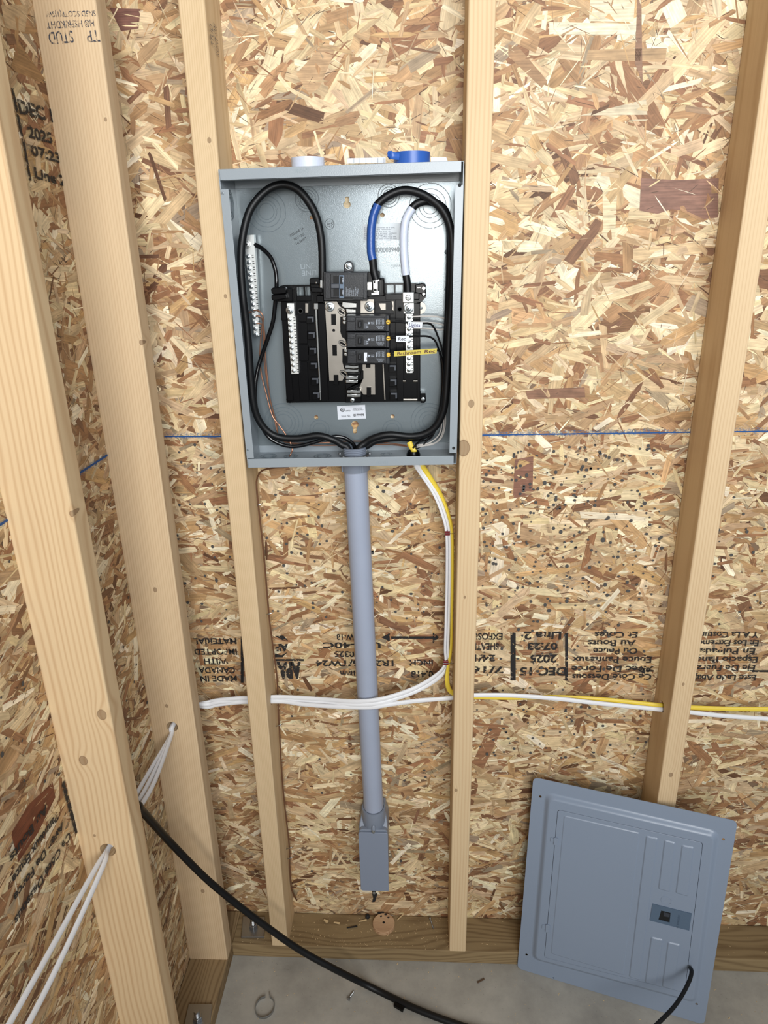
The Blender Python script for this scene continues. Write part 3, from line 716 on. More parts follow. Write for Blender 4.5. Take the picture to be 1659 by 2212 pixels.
tpx(mb, 'UL', (736.5, 888), (743.5, 887.6), 5, ys, .02); tpx(mb, 'LISTED', (746.5, 888.8), (757, 888.5), 2.8, ys, .02); tpx(mb, 'ENCLOSED', (764, 883.3), (783, 882.4), 2.6, ys); tpx(mb, 'PANELBOARD', (762, 887), (785, 886), 2.6, ys)
tpx(mb, 'Issue No.', (738, 900.8), (757.5, 900), 4.6, ys); tpx(mb, '0179999', (763.5, 899.5), (786.5, 898.5), 5.2, ys, .03)
mb.build('label_print', INKD, st)

# ================================================================== BUS ASSEMBLY (screwed to the back sheet)
bus = empty('bus_bar_assembly', P(765, 870, -.02)); tag(bus, 'black plastic breaker base with silver bus bars inside the panel', 'breaker base')
YT = -.030
mb = MB()
outline = [(605, 618), (612, 616), (700, 615), (833, 612), (918, 612), (920, 642), (908, 655), (908, 867), (619, 870)]
wins = [[(641, 620), (655, 619.5), (656, 638), (642, 638.5)], [(659, 619), (669, 619), (671, 638), (660, 638)], [(834.5, 615), (850.5, 615), (851, 633), (835, 634)], [(854, 615), (870, 615), (870, 633), (854, 633)]]
plate(mb, outline, wins, YT, -.0165)
tray = mb.build('base_tray', BLK, bus, bevel=.0005)
def part(name, m, fn, parent=bus, smooth=False, bevel=.0005, label=None):
    k = MB(); fn(k); o = k.build(name, m, parent, smooth, bevel)
    if label: o['label'] = label
    return o
# ribs and blocks of the tray
def ribs(k):
    for a in [(607, 650, 619, 692), (640, 652, 664, 695), (640, 697, 664, 742), (642, 744, 666, 780)]: k.rect(*a, YT-.006, YT)
    k.px([(606, 655), (618, 655), (634, 866), (621, 866)], YT-.003, YT)
    k.px([(642, 782), (664, 782), (668, 866), (648, 866)], YT-.002, YT)
    k.px([(686, 655), (702, 655), (709, 866), (694, 866)], YT-.010, YT)
    k.rect(854, 648, 873, 690, YT-.006, YT); k.rect(854, 692, 873, 740, YT-.006, YT); k.px([(873, 655), (907, 655), (907, 690), (873, 690)], YT-.002, YT)
    k.px([(856, 742), (872, 742), (872, 866), (858, 866)], YT-.006, YT); k.px([(900, 690), (907, 690), (907, 866), (901, 866)], YT-.004, YT)
    k.rect(870, 752, 900, 757, YT-.003, YT); k.rect(641, 639, 672, 650, YT-.009, YT); k.rect(833, 635, 905, 648, YT-.009, YT)
part('tray_rib', BLK, ribs, tray)
def tray_screws():
    for u, v in [(649, 672), (863.5, 668), (716, 720)]: MB().lathe(P(u, v, YT-.0062), (0, -1, 0), [(.0045, 0), (.0045, .0006), (.003, .0007), (.0028, 0)], 18).build('screw_well', HOLE, tray, True)
tray_screws()
# stab columns: breaker hooks
def hooks(x0, x1, ys, flip, nm='breaker_hook'):
    for y in ys:
        sx = (y-684)*.075 if not flip else (y-760)*.04
        k = MB(); k.rect(x0+sx, y-8, x1+sx, y+9, YT-.012, YT); k.px([(x0+2+sx, y-6), (x1+sx, y-6), (x1+sx, y+6), (x1-4+sx, y+6), (x1-4+sx, y-2), (x0+2+sx, y-2)], YT-.017, YT-.012, 1)
        k.build(nm, [BLK, BLK3], tray, bevel=.0006)
hooks(661, 677, [690, 724, 758, 790, 823, 854], False)
hooks(838, 854, [795, 826, 855], True)
part('edge_strip', SHINY, lambda k: (k.px([(679.5, 655), (684, 655), (694, 864), (691, 865)], YT-.011, YT-.009), k.rect(678, 655, 687, 668, YT-.0115, YT-.009)), bus, label='bright metal edge strip')
part('edge_strip', BUS, lambda k: k.px([(826, 786), (829, 786), (833, 864), (830, 864)], YT-.011, YT-.009), bus)
part('contact_strip', BUS, lambda k: (k.rect(659, 655, 666, 676, YT-.008, YT),), bus)
# main bus plate (left)
def z4(x, y): return (660+x/5.53, 560+y/5.53)
bl = [z4(*p) for p in [(230, 505), (375, 505), (395, 545), (430, 580), (465, 600), (480, 640), (470, 680), (415, 685), (415, 870), (435, 930), (475, 960), (492, 1020), (485, 1065), (440, 1070), (440, 1230), (460, 1300), (478, 1340), (490, 1390), (462, 1410), (440, 1450), (392, 1450), (392, 1380), (335, 1380), (335, 1450), (285, 1450)]]
hl = [[z4(*p) for p in q] for q in [[(305, 655), (362, 655), (365, 785), (308, 785)], [(320, 1022), (373, 1022), (376, 1152), (323, 1152)]]]
def slot_px(x, y, a=-.6, L_=26, r=13):
    pts = []
    for k in range(8): th = a+math.pi/2+math.pi*k/7; pts.append(z4(x-L_*math.cos(a)+r*math.cos(th), y-L_*math.sin(a)*-1*-1+r*math.sin(th)))
    for k in range(8): th = a-math.pi/2+math.pi*k/7; pts.append(z4(x+L_*math.cos(a)+r*math.cos(th), y+L_*math.sin(a)+r*math.sin(th)))
    return pts
hl += [circ(*z4(337, 850), 3.2)] + [slot_px(x, y, .6) for x, y in [(432, 632), (443, 1008), (455, 1365)]]
part('bus_bar', BUS, lambda k: plate(k, bl, hl, -.0405, -.0385), bus, bevel=0, label='flat silver bus bar with slots')
part('bus_riser', BLK, lambda k: k.px([(703, 655), (745, 655), (748, 690), (740, 820), (712, 820)], -.0383, YT), bus)
for x, y in [(432, 632), (443, 1008), (455, 1365)]:
    u, v = z4(x, y); k = MB(); c = P(u, v, -.0406)
    q = [c+Vector((.0072*math.cos(a)*math.cos(-.6)-.0042*math.sin(a)*math.sin(-.6), 0, .0072*math.cos(a)*math.sin(-.6)+.0042*math.sin(a)*math.cos(-.6))) for a in [2*math.pi*i/20 for i in range(20)]]
    k.tube(q+[q[0]], .0007, 6, 0, sub=1); k.build('slot_rim', SHINY, bus, True)
# right bus pieces
part('bus_bar', BUS, lambda k: k.px([z4(655, 475), z4(820, 475), z4(820, 645), z4(655, 645)], -.0405, -.0385), bus)
part('bus_bar', BUS, lambda k: k.px([z4(680, 1255), z4(830, 1255), z4(835, 1620), z4(690, 1620), z4(640, 1530), z4(680, 1440)], -.0345, -.033), bus, label='grey bus bar right of the centre')
part('contact_stab', SHINY, lambda k: (k.px([z4(440, 510), z4(610, 525), z4(608, 578), z4(470, 582), z4(435, 560)], -.043, -.039), k.px([z4(480, 592), z4(600, 598), z4(600, 640), z4(490, 640)], -.040, -.036)), bus)
def clip(x, y, wv=150):
    def f(k):
        for j, (dy, hh, yd) in enumerate([(0, 40, -.048), (46, 38, -.046)]):
            k.px([z4(x, y+dy+4), z4(x+wv*.3, y+dy), z4(x+wv*.7, y+dy+6), z4(x+wv, y+dy), z4(x+wv, y+dy+hh), z4(x+wv*.6, y+dy+hh+5), z4(x+wv*.4, y+dy+hh), z4(x+4, y+dy+hh)], yd, -.036)
    part('contact_stab', SHINY, f, bus, bevel=.001, label='bright breaker stab')
clip(475, 1395); clip(490, 1562, 170); clip(468, 1265, 165); clip(440, 690, 45); clip(455, 1070, 45)
part('stab_insulator', BLK, lambda k: (k.px([z4(415, 690), z4(490, 690), z4(490, 960), z4(470, 985), z4(430, 940), z4(415, 870)], -.0385, YT), k.px([z4(440, 1075), z4(640, 1240), z4(640, 1300), z4(470, 1330), z4(440, 1250)], -.038, YT),
     k.px([z4(470, 1490), z4(640, 1480), z4(660, 1330), z4(690, 1330), z4(690, 1430), z4(620, 1530), z4(480, 1560)], -.042, YT), k.px([z4(470, 1550), z4(665, 1550), z4(665, 1715), z4(475, 1715)], -.036, YT)), bus, bevel=.001)
part('retaining_tab', BLK, lambda k: (k.px([z4(730, 1530), z4(782, 1530), z4(782, 1640), z4(730, 1640)], -.040, YT), k.px([z4(720, 1255), z4(775, 1255), z4(775, 1297), z4(720, 1297)], -.040, YT), k.px([z4(335, 1385), z4(392, 1385), z4(395, 1500), z4(340, 1500)], -.0415, YT)), bus)
screw(P(*z4(560, 1682), -.036), .0040, bus, 'screw', ZINC)
for x, y in [(288, 568), (763, 565)]: screw(P(*z4(x, y), -.0406), .0052, bus, 'bolt', ZINC, washer=.0082, h=.0035)
part('terminal_clip', BUS, lambda k: (k.px([z4(1025, 500), z4(1055, 500), z4(1055, 625), z4(1030, 600), z4(1040, 560)], -.036, YT), k.px([z4(870, 525), z4(960, 525), z4(960, 610), z4(900, 610)], -.036, YT, 0)), bus)
part('terminal_block', BLK, lambda k: (k.px([z4(828, 510), z4(1060, 500), z4(1060, 655), z4(828, 655)], -.033, YT)), bus)
# neutral bars with their screws
def bar_with_screws(poly, Yf, Yb, scr, r, nm='neutral_bar', label=None, parent=bus, slots=None, root=None):
    k = MB(); k.px(poly, Yf, Yb)
    if slots:
        for (u, v, du, dv) in slots: k.rect(u, v, u+du, v+dv, Yf-.0003, Yf, 1)
    o = k.build(nm, [ALU, HOLE], parent, bevel=.0004)
    if label: o['label'] = label
    for u, v in scr: screw(P(u, v, Yf), r, o, 'terminal_screw', ZINC, h=r*.8)
    return o
scr = [(625.8+8.4*i/9, 690+111*i/9) for i in range(10)]
bar_with_screws([(619.5, 655), (635, 655), (636, 683), (638, 683), (645.5, 807), (629.5, 808), (621, 680)], -.046, YT, scr, .0033, slots=[(x+7.5, y-4, 4, 1.6) for x, y in scr]+[(x+8, y+1, 4, 1.6) for x, y in scr], label='left neutral bar')
screw(P(625.7, 670, -.0462), .0048, bus, 'bolt', ZINC, washer=.0066, h=.003)
u0, v0 = z4(1235, 695); u1, v1 = z4(1233, 1325)
scr = [(u0+(u1-u0)*i/9, v0+(v1-v0)*i/9) for i in range(10)]
nbr = bar_with_screws([z4(1195, 655), z4(1282, 655), z4(1290, 1340), z4(1275, 1358), z4(1210, 1358), z4(1198, 1340)], -.046, YT, scr, .0034, slots=[(x+5.8, y-4.5, 3.6, 1.5) for x, y in scr]+[(x+5.8, y+.8, 3.6, 1.5) for x, y in scr]+[(x-7.4, y-4, 2.6, 1.5) for x, y in scr], label='right neutral bar')
part('neutral_link', ALU, lambda k: k.px([z4(1170, 520), z4(1295, 520), z4(1295, 650), z4(1170, 650)], -.045, YT), bus)
part('neutral_lug', ALU, lambda k: k.px([z4(1160, 395), z4(1295, 395), z4(1295, 520), z4(1160, 520)], -.060, -.036), bus, bevel=.001, label='square neutral lug')
screw(P(*z4(1226, 460), -.060), .0050, bus, 'lug_screw', ALU, h=.002)
screw(P(*z4(1230, 588), -.0452), .0050, bus, 'bolt', ZINC, washer=.0082, h=.0032)
part('bonding_tab', BUS, lambda k: plate(k, [z4(*p) for p in [(1325, 520), (1390, 510), (1425, 530), (1440, 580), (1425, 630), (1385, 655), (1325, 650)]], [circ(*z4(1380, 582), 3.6)], -.030, -.028), bus, bevel=0)
# corner feet and strap brackets
part('mounting_foot', BLK, lambda k: k.lathe(P(625, 864, -.030), (0, 1, 0), [(.0045, 0), (.006, .002), (.006, .020)], 16), bus, True)
part('mounting_foot', BLK, lambda k: k.px([z4(1372, 1600), z4(1432, 1600), z4(1440, 1690), z4(1420, 1720), z4(1372, 1715)], -.030, -.010), bus, bevel=.001)
screw(P(*z4(1403, 1670), -.030), .0036, bus, 'screw', ZINC)
part('rail_pin', BUS, lambda k: (k.tube([P(*z4(1170, 1678), -.036), P(*z4(1335, 1678), -.036)], .0026, 8, sub=1), k.tube([P(*z4(1165, 1456), -.036), P(*z4(1195, 1456), -.036)], .002, 8, sub=1), k.tube([P(*z4(1290, 1456), -.036), P(*z4(1338, 1456), -.036)], .002, 8, sub=1)), bus, True, 0)
part('cable_bracket', BLK, lambda k: (k.px([(585, 624), (590, 621), (616, 620), (620, 626), (618, 634), (590, 637), (586, 632)], -.060, -.048), k.px([(586, 637), (618, 634), (622, 645), (590, 650), (586, 646)], -.056, -.044), k.rect(600, 622, 632, 652, -.046, YT)), bus, bevel=.0015)
part('cable_bracket', BLK, lambda k: (k.px([z4(1310, 300), z4(1400, 285), z4(1435, 300), z4(1440, 440), z4(1395, 450), z4(1390, 420), z4(1310, 400)], -.046, YT), k.rect(893, 632, 906, 648, -.046, YT)), bus, bevel=.0015)
part('bracket_screw', SHINY, lambda k: (k.lathe(P(*z4(1412, 345), -.046), (0, -1, 0), [(.0036, 0), (.003, .002)], 12), k.lathe(P(*z4(1412, 415), -.046), (0, -1, 0), [(.003, 0), (.0026, .002)], 12), k.rect(*z4(1330, 330), *z4(1375, 345), -.047, -.046)), bus, True)

# ================================================================== BREAKERS
YB1 = -.083
mbk = empty('main_breaker', P(746, 650, YT)); tag(mbk, 'large black main breaker at the top centre of the panel', 'circuit breaker')
def bp_(name, m, fn, parent, bevel=.0006, label=None, smooth=False): return part(name, m, fn, parent, smooth, bevel, label)
bp_('breaker_body', BLK2, lambda k: (k.px([z4(215, 150), z4(740, 150), z4(738, 498), z4(218, 492)], YB1+.016, YT), k.px([z4(236, 160), z4(740, 160), z4(735, 470), z4(236, 466)], YB1+.004, YB1+.016), k.px([z4(300, 175), z4(700, 175), z4(697, 462), z4(300, 458)], YB1, YB1+.004), k.px([z4(560, 440), z4(690, 440), z4(690, 478), z4(560, 478)], YB1+.001, YB1+.01)), mbk)
bp_('handle_recess', HOLE, lambda k: (k.rect(*z4(330, 195), *z4(400, 290), YB1-.0002, YB1), k.rect(*z4(333, 350), *z4(403, 447), YB1-.0002, YB1)), mbk, 0)
bp_('switch_handle', BLK3, lambda k: k.px([z4(300, 292), z4(402, 290), z4(404, 350), z4(302, 350)], YB1-.005, YB1), mbk, .001)
bp_('rating_strip', LATCH, lambda k: (k.rect(*z4(402, 190), *z4(460, 466), YB1-.0005, YB1),), mbk, .0002)
k = MB(); k.rect(*z4(413, 205), *z4(446, 297), YB1-.0008, YB1-.0004, 1); k.rect(*z4(413, 348), *z4(448, 440), YB1-.0008, YB1-.0004, 1)
tpx(k, '100', z4(438, 228), z4(438, 275), 3, YB1-.0008, .03, 0, .0004); tpx(k, '100', z4(440, 370), z4(440, 418), 3, YB1-.0008, .03, 0, .0004)
k.build('rating_window', [WINK, HOLE], mbk)
k = MB()
for i in range(7):
    x = 482+i*22; L_ = random.uniform(60, 110)
    tpx(k, random.choice(['CIRCUIT', 'BREAKER', '120/240V', 'COMMON', 'LISTED', '10kA']), z4(x, 440-L_), z4(x, 440), 1.9, YB1, .0, 0, .0003)
tpx(k, 'TORQUE', z4(608, 345), z4(608, 420), 2, YB1, 0, 0, .0003); tpx(k, '60/75 C', z4(625, 350), z4(625, 410), 2, YB1, 0, 0, .0003)
k.build('fine_print', WINK, mbk)
bp_('mounting_tab', BLK2, lambda k: (k.px([z4(457, 150)]+[z4(516+58*math.cos(a), 82+60*math.sin(a)) for a in [math.pi+math.pi*i/10 for i in range(11)]]+[z4(574, 150)], -.048, -.040)), mbk, .001)
screw(P(*z4(514, 82), -.0482), .0046, mbk, 'screw', ZINC, washer=.0056, h=.003)
# lugs of the main breaker
bp_('lug_housing', BLK, lambda k: (k.px([z4(45, 235), z4(70, 222), z4(160, 220), z4(165, 300), z4(50, 300)], -.066, -.040), k.px([z4(55, 330), z4(200, 340), z4(205, 400), z4(70, 398)], -.064, -.040), k.px([z4(50, 290), z4(165, 290), z4(165, 345), z4(60, 345)], -.056, -.040), k.px([z4(130, 430), z4(218, 430), z4(218, 520), z4(130, 520)], -.05, YT), k.px([z4(165, 215), z4(222, 215), z4(222, 430), z4(170, 430)], -.060, YT)), mbk, .0012)
bp_('lug', SHINY, lambda k: (k.rect(*z4(168, 245), *z4(206, 360), -.063, -.05), k.rect(*z4(115, 268), *z4(138, 295), -.067, -.05)), mbk, .001)
bp_('lug_housing', BLK, lambda k: (k.px([z4(735, 150), z4(888, 140), z4(888, 240), z4(945, 230), z4(948, 440), z4(740, 450)], -.050, YT), k.px([z4(885, 225), z4(940, 225), z4(948, 300), z4(948, 440), z4(930, 440), z4(925, 250), z4(885, 245)], -.062, -.045)), mbk, .0012)
bp_('lug', SHINY, lambda k: (k.rect(*z4(738, 268), *z4(800, 372), -.052, -.05), k.px([z4(800, 236), z4(886, 236), z4(886, 405), z4(806, 400)], -.064, -.048), k.rect(*z4(780, 398), *z4(885, 430), -.055, -.048)), mbk, .001, 'chrome lug')
bp_('lug_screw', HOLE, lambda k: (k.rect(*z4(815, 262), *z4(834, 290), -.0643, -.064), k.rect(*z4(862, 262), *z4(880, 380), -.0643, -.064), k.rect(*z4(815, 350), *z4(850, 385), -.0643, -.064)), mbk, 0)
# branch breakers
YB2 = -.084
def breaker(dy, i, amp, lbl, ylw):
    y0, y1_ = [(670, 862), (872, 1057), (1072, 1250)][i]; o_ = [0, 197, 390][i]
    r_ = empty('circuit_breaker', P(*z4(745, y1_), YT)); tag(r_, lbl, 'circuit breaker', 'branch breakers')
    xs = [(485, 1000), (488, 1003), (492, 1006)][i]
    bp_('breaker_body', BLK2, lambda k: (k.px([z4(xs[0], y0), z4(xs[1], y0), z4(xs[1], y1_), z4(xs[0], y1_)], YB2+.014, YT-.004), k.px([z4(xs[0]+10, y0+4), z4(xs[1]-38, y0+4), z4(xs[1]-38, y1_-4), z4(xs[0]+10, y1_-4)], YB2+.003, YB2+.014), k.px([z4(xs[0]+112, y0+24), z4(xs[1]-55, y0+24), z4(xs[1]-55, y1_-14), z4(xs[0]+112, y1_-14)], YB2, YB2+.003), k.px([z4(xs[0]+12, y0+16), z4(xs[0]+104, y0+16), z4(xs[0]+104, y0+75), z4(xs[0]+12, y0+75)], YB2+.0015, YB2+.004)), r_, .0007)
    bp_('handle_recess', HOLE, lambda k: k.rect(*z4(618, 726+o_), *z4(690, 832+o_), YB2-.0002, YB2), r_, 0)
    bp_('switch_handle', BLK2, lambda k: k.px([z4(630, 745+o_), z4(665, 745+o_), z4(665, 812+o_), z4(630, 812+o_)], YB2-.004, YB2), r_, .001)
    bp_('rating_label', PAPER if i == 2 else BLK3, lambda k: k.rect(*z4(698, 765+o_ if i < 2 else 725+o_), *z4(736, 832+o_), YB2-.0008, YB2), r_, .0002, 'white rating label' if i == 2 else None)
    k = MB(); tpx(k, amp, z4(728, 780+o_), z4(728, 818+o_), 4, YB2-.0008, .02, 1 if i == 2 else 0, .0003)
    tpx(k, 'ON', z4(540, 722+o_), z4(585, 722+o_), 3.2, YB2+.0015, 0, 2, .0003)
    k.px([z4(740, 762+o_), z4(757, 748+o_), z4(774, 762+o_), z4(757, 778+o_)], YB2-.0004, YB2); tpx(k, 'HACR', z4(780, 760+o_), z4(822, 760+o_), 2.2, YB2); tpx(k, 'TYPE', z4(780, 778+o_), z4(822, 778+o_), 2.2, YB2)
    for j in range(5):
        tpx(k, ['CIRCUIT', '120/240V', '10kA', 'COPPER', 'WIRE'][j], z4(862+j*17, 712+o_), z4(862+j*17, 778+o_), 2.0, YB2)
    k.rect(*z4(846, 722+o_), *z4(854, 780+o_), YB2-.0003, YB2)
    for j in range(3): tpx(k, ['TORQUE 36', 'LB-IN CU/AL', '60/75C'][j], z4(845+j*12, 806+j*14+o_), z4(940-j*8, 806+j*14+o_), 1.9, YB2)
    k.build('breaker_print', [WINK, INKD, BLK3], r_)
    u, v = z4(*ylw); c = P(u, v, YB2+.008)
    bp_('terminal_screw', YEL, lambda k: k.lathe(c, (0, -1, 0), [(.0042, 0), (.0042, .0022), (.0030, .003)], 6), r_, .0003, 'yellow terminal screw')
    k = MB(); k.add([c+Vector((-.0024, -.0031, -.0005)), c+Vector((.0024, -.0031, -.0005)), c+Vector((.0024, -.0031, .0005)), c+Vector((-.0024, -.0031, .0005))], [(0, 1, 2, 3)]); k.build('screw_slot', HOLE, r_)
    return r_
breaker(0, 0, '15', 'topmost of the three small black breakers, wired to the Lights tag', (987, 750))
breaker(0, 1, '15', 'middle of the three small black breakers, wired to the white Rec tag', (988, 945))
breaker(0, 2, '20', 'lowest of the three small black breakers, with a white rating label', (990, 1140))

# ================================================================== GROUND BAR
gb = empty('ground_bar', P(555, 726, -.02)); tag(gb, 'silver ground bar full of screws at the left inside the panel', 'ground bar')
scr = [(536.5+16.8*i/13.0, 554+169*i/13.0) for i in range(14)]
bar_with_screws([(530.4, 508), (548, 507), (552, 560), (560.5, 725), (549, 727), (541, 640), (531, 560)], -.032, -.018, scr, .0036, 'bar', None, gb, [(x+7, y-3.5, 4.2, 1.6) for x, y in scr]+[(x+7.5, y+1.5, 4.2, 1.6) for x, y in scr])
screw(P(533, 528, -.0322), .0055, gb, 'bolt', ALU, washer=.0068, h=.0025)
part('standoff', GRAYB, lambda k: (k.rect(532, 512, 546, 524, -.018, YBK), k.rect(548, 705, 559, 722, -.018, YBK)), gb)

# ================================================================== CABLES IN THE BOX
def cable(name, label, pts, r, m, cat='cable', group=None, n=14, extra=None, parts=()):
    root = None
    k = MB(); k.tube([P(u, v, Y) for u, v, Y in pts]+(extra or []), r, n)
    if parts:
        root = empty(name, P(*pts[0])); tag(root, label, cat, group); k.build('jacket', m, root, True)
        for nm, mm_, pp, rr, lb in parts:
            q = MB(); q.tube([P(u, v, Y) for u, v, Y in pp], rr, n); o = q.build(nm, mm_, root, True); o['label'] = lb
        return root
    o = k.build(name, m, None, True); return tag(o, label, cat, group)
YC = -.045
cond_top = P(769.5, 1040, YC); cond_bot = P(807.3, 1750, YC)
cdir = (cond_bot-cond_top).normalized()
def into(dx, dy): return [cond_top + Vector((dx, dy, .055)), cond_top+Vector((dx*.9, dy, -.02))]
cable('service_cable', 'thick black cable looping over the upper left inside the panel', [(696, 606, -.056), (696.5, 588, -.056), (694.5, 522, -.055), (684, 470, -.053), (664.6, 433.5, -.050), (641.5, 408.5, -.048), (612.5, 399, -.048), (583.5, 406.5, -.050), (556.5, 430, -.054), (536, 464, -.060), (523, 522, -.066), (521, 580, -.068), (526, 648, -.068), (530, 680, -.066), (535.4, 729, -.064), (541.5, 813, -.062), (547, 868, -.060), (557.5, 904, -.056), (577.6, 931, -.052), (604.6, 944.6, -.050), (643.5, 947, -.050), (685.7, 941, -.050), (717, 948.5, -.050), (737, 960, -.048)], .0062, CAB, 'cable', None, 16, into(-.010, -.004))
bl_p = [(802.3, 545, -.0575), (801.5, 530, -.0575), (801.6, 503, -.057), (807, 464, -.056), (812, 450, -.0553)]
bl_p = [(805, 561, -.058), (801.5, 541.7, -.0575), (801.6, 503, -.057), (803.6, 482, -.0565), (807.5, 463, -.056), (815.5, 442, -.055)]
cable('service_cable', 'thick black cable banded with blue tape in the panel upper right', [(813, 606, -.060), (807.5, 585, -.058)]+bl_p+[(839.7, 422, -.054), (870.6, 411, -.053), (903, 416, -.054), (932, 431.6, -.056), (957.5, 456.7, -.060), (973, 493, -.064), (977, 541.7, -.068), (977, 600, -.068), (974.5, 648, -.066), (971, 698, -.064), (968.5, 752, -.063), (966, 806.6, -.061), (962, 862, -.060), (956, 893, -.058), (940, 922, -.055), (915, 938, -.053), (884, 942.5, -.052), (843, 938.5, -.052), (812, 944.5, -.051), (790, 956, -.049)], .0062, CAB, 'cable', None, 16, into(.006, -.006),
      [('blue_tape', BLUET, bl_p, .0068, 'blue phase tape wrap')])
w_p = [(877, 594, -.049), (874.5, 570, -.049), (872.5, 541.7, -.048), (872.5, 503, -.048), (877, 474, -.047), (890, 450, -.045)]
cable('service_cable', 'thick black cable banded with white tape, landing on the neutral lug', [(881, 634, -.049), (880, 615, -.049)]+w_p+[(903, 439, -.044), (922.7, 434.5, -.043), (948, 442, -.042), (964, 460, -.042), (972, 500, -.044), (972, 560, -.046), (970, 640, -.047), (966, 720, -.047), (962, 800, -.046), (958, 862, -.044), (949, 905, -.041), (930, 932, -.039), (900, 946, -.038), (860, 946, -.037), (815, 951, -.038), (795, 962, -.038)], .0060, CAB, 'cable', None, 16, into(.010, .009),
      [('white_tape', WHITET, w_p, .0066, 'white phase tape wrap')])
cable('ground_cable', 'thin glossy black cable curving from the ground bar to the conduit', [(547, 528, -.028), (556, 531, -.030), (570, 540, -.034), (586, 558, -.040), (595.5, 586, -.044), (597.5, 610, -.047), (596.5, 630, -.044), (594.5, 655, -.040), (589.5, 695, -.038), (579, 729, -.036), (567.5, 762.5, -.034), (557.4, 796, -.036), (551.5, 830, -.040), (551, 865, -.044), (560, 908, -.046), (578, 941, -.046), (601, 957, -.046), (626.6, 964, -.046), (652, 962, -.045), (685.7, 953, -.043), (703, 947, -.042), (728, 943, -.040), (750, 949, -.038)], .0036, CABG, 'cable', None, 12, into(.0, .010))
# printing on the service cable
# bare coppers
g = 'bare copper ground wires'
cable('copper_wire', 'bare copper wire arching off the ground bar and leaving through the box bottom', [(548, 671, -.034), (556, 670.5, -.036), (565, 677, -.038), (568.5, 690, -.036), (565, 715, -.032), (561.5, 762, -.028), (564, 805, -.026), (574, 847, -.026), (588, 897, -.028), (605, 921, -.032), (618, 940, -.036), (627, 956, -.038), (631, 972, -.040), (626, 985, -.045)], .0012, COPPER, 'wire', None, 8, [PZ(622, 989, zbot-.01)])
cable('copper_wire', 'bare copper wire beside the arching one, turning right behind the thick cables', [(552, 683, -.034), (560, 683, -.034), (567, 692, -.032), (569.5, 720, -.028), (570, 770, -.024), (576, 820, -.022), (585, 870, -.022), (597, 915, -.022), (603, 945, -.024), (625, 957, -.024), (680, 962, -.022), (753, 961, -.022), (830, 960, -.03), (880, 964, -.05)], .0011, COPPER, 'wire', g, 8)
cable('copper_wire', 'rightmost bare copper wire hanging from the ground bar foot', [(554, 699, -.034), (564, 700, -.032), (571, 715, -.028), (573, 760, -.024), (577, 810, -.021), (583, 860, -.020), (593, 905, -.020), (601, 938, -.021), (620, 955, -.021), (680, 957, -.019), (753, 953, -.019), (820, 955, -.03), (878, 962, -.05)], .0010, COPPER, 'wire', g, 8)
cable('copper_wire', 'short bare copper wire ending left of the ground bar', [(536, 678, -.030), (540, 674, -.033), (549, 673, -.033)], .0011, COPPER, 'wire', None, 8)
# branch circuit wires
def wire(label, pts, r=.00165, m=CABG, grp=None): return cable('branch_wire', label, pts, r, m, 'wire', grp, 8)
wire('black wire through the white Lights tag', [(843, 695, -.078), (860, 695.5, -.078), (882, 697, -.078), (912, 698.5, -.076), (927, 699, -.074), (937, 707, -.070), (946, 727, -.066), (954, 752, -.060), (958, 775, -.054), (956, 820, -.048), (952, 870, -.042), (945, 910, -.038), (932, 945, -.040), (905, 955, -.048), (892, 968, -.055)])
wire('black wire through the white Rec tag', [(843, 730, -.078), (856, 729, -.078), (884, 727, -.076), (908, 726, -.072), (925, 727, -.070), (938, 734, -.066), (946, 750, -.060), (953, 780, -.054), (955, 830, -.048), (949, 890, -.042), (936, 935, -.040), (910, 950, -.048), (896, 966, -.055)])
wire('black wire through the yellow Bathroom Rec tag', [(843, 766, -.078), (853, 764, -.078), (900, 759, -.076), (944, 757, -.070), (951, 765, -.062), (956, 785, -.056), (957, 830, -.050), (951, 880, -.044), (940, 922, -.042), (918, 957, -.048), (898, 970, -.055)])
neu = mat('silver_sheen_neutral', (196, 190, 184), .35, 0)
for lb, pts in [('uppermost white neutral wire leaving the right neutral bar', [(890, 684, -.040), (920, 683, -.040), (950, 685, -.038), (962, 694, -.034), (963, 740, -.026), (958, 850, -.022), (962, 915, -.024), (950, 950, -.034), (920, 962, -.048), (900, 966, -.055)]),
                ('second white neutral wire, just above the Lights tag line', [(890, 696, -.040), (930, 697, -.039), (955, 701, -.036), (963, 712, -.030), (961, 770, -.024), (956, 860, -.020), (958, 925, -.024), (940, 957, -.038), (905, 964, -.055)]),
                ('lowest white neutral wire, under the Lights tag', [(890, 709, -.040), (920, 709.5, -.040), (950, 712.5, -.037), (961, 718, -.030), (959, 790, -.022), (953, 870, -.020), (952, 930, -.024), (930, 955, -.042), (900, 962, -.055)])]:
    cable('neutral_wire', lb, pts, .0012, neu, 'wire', None, 8)
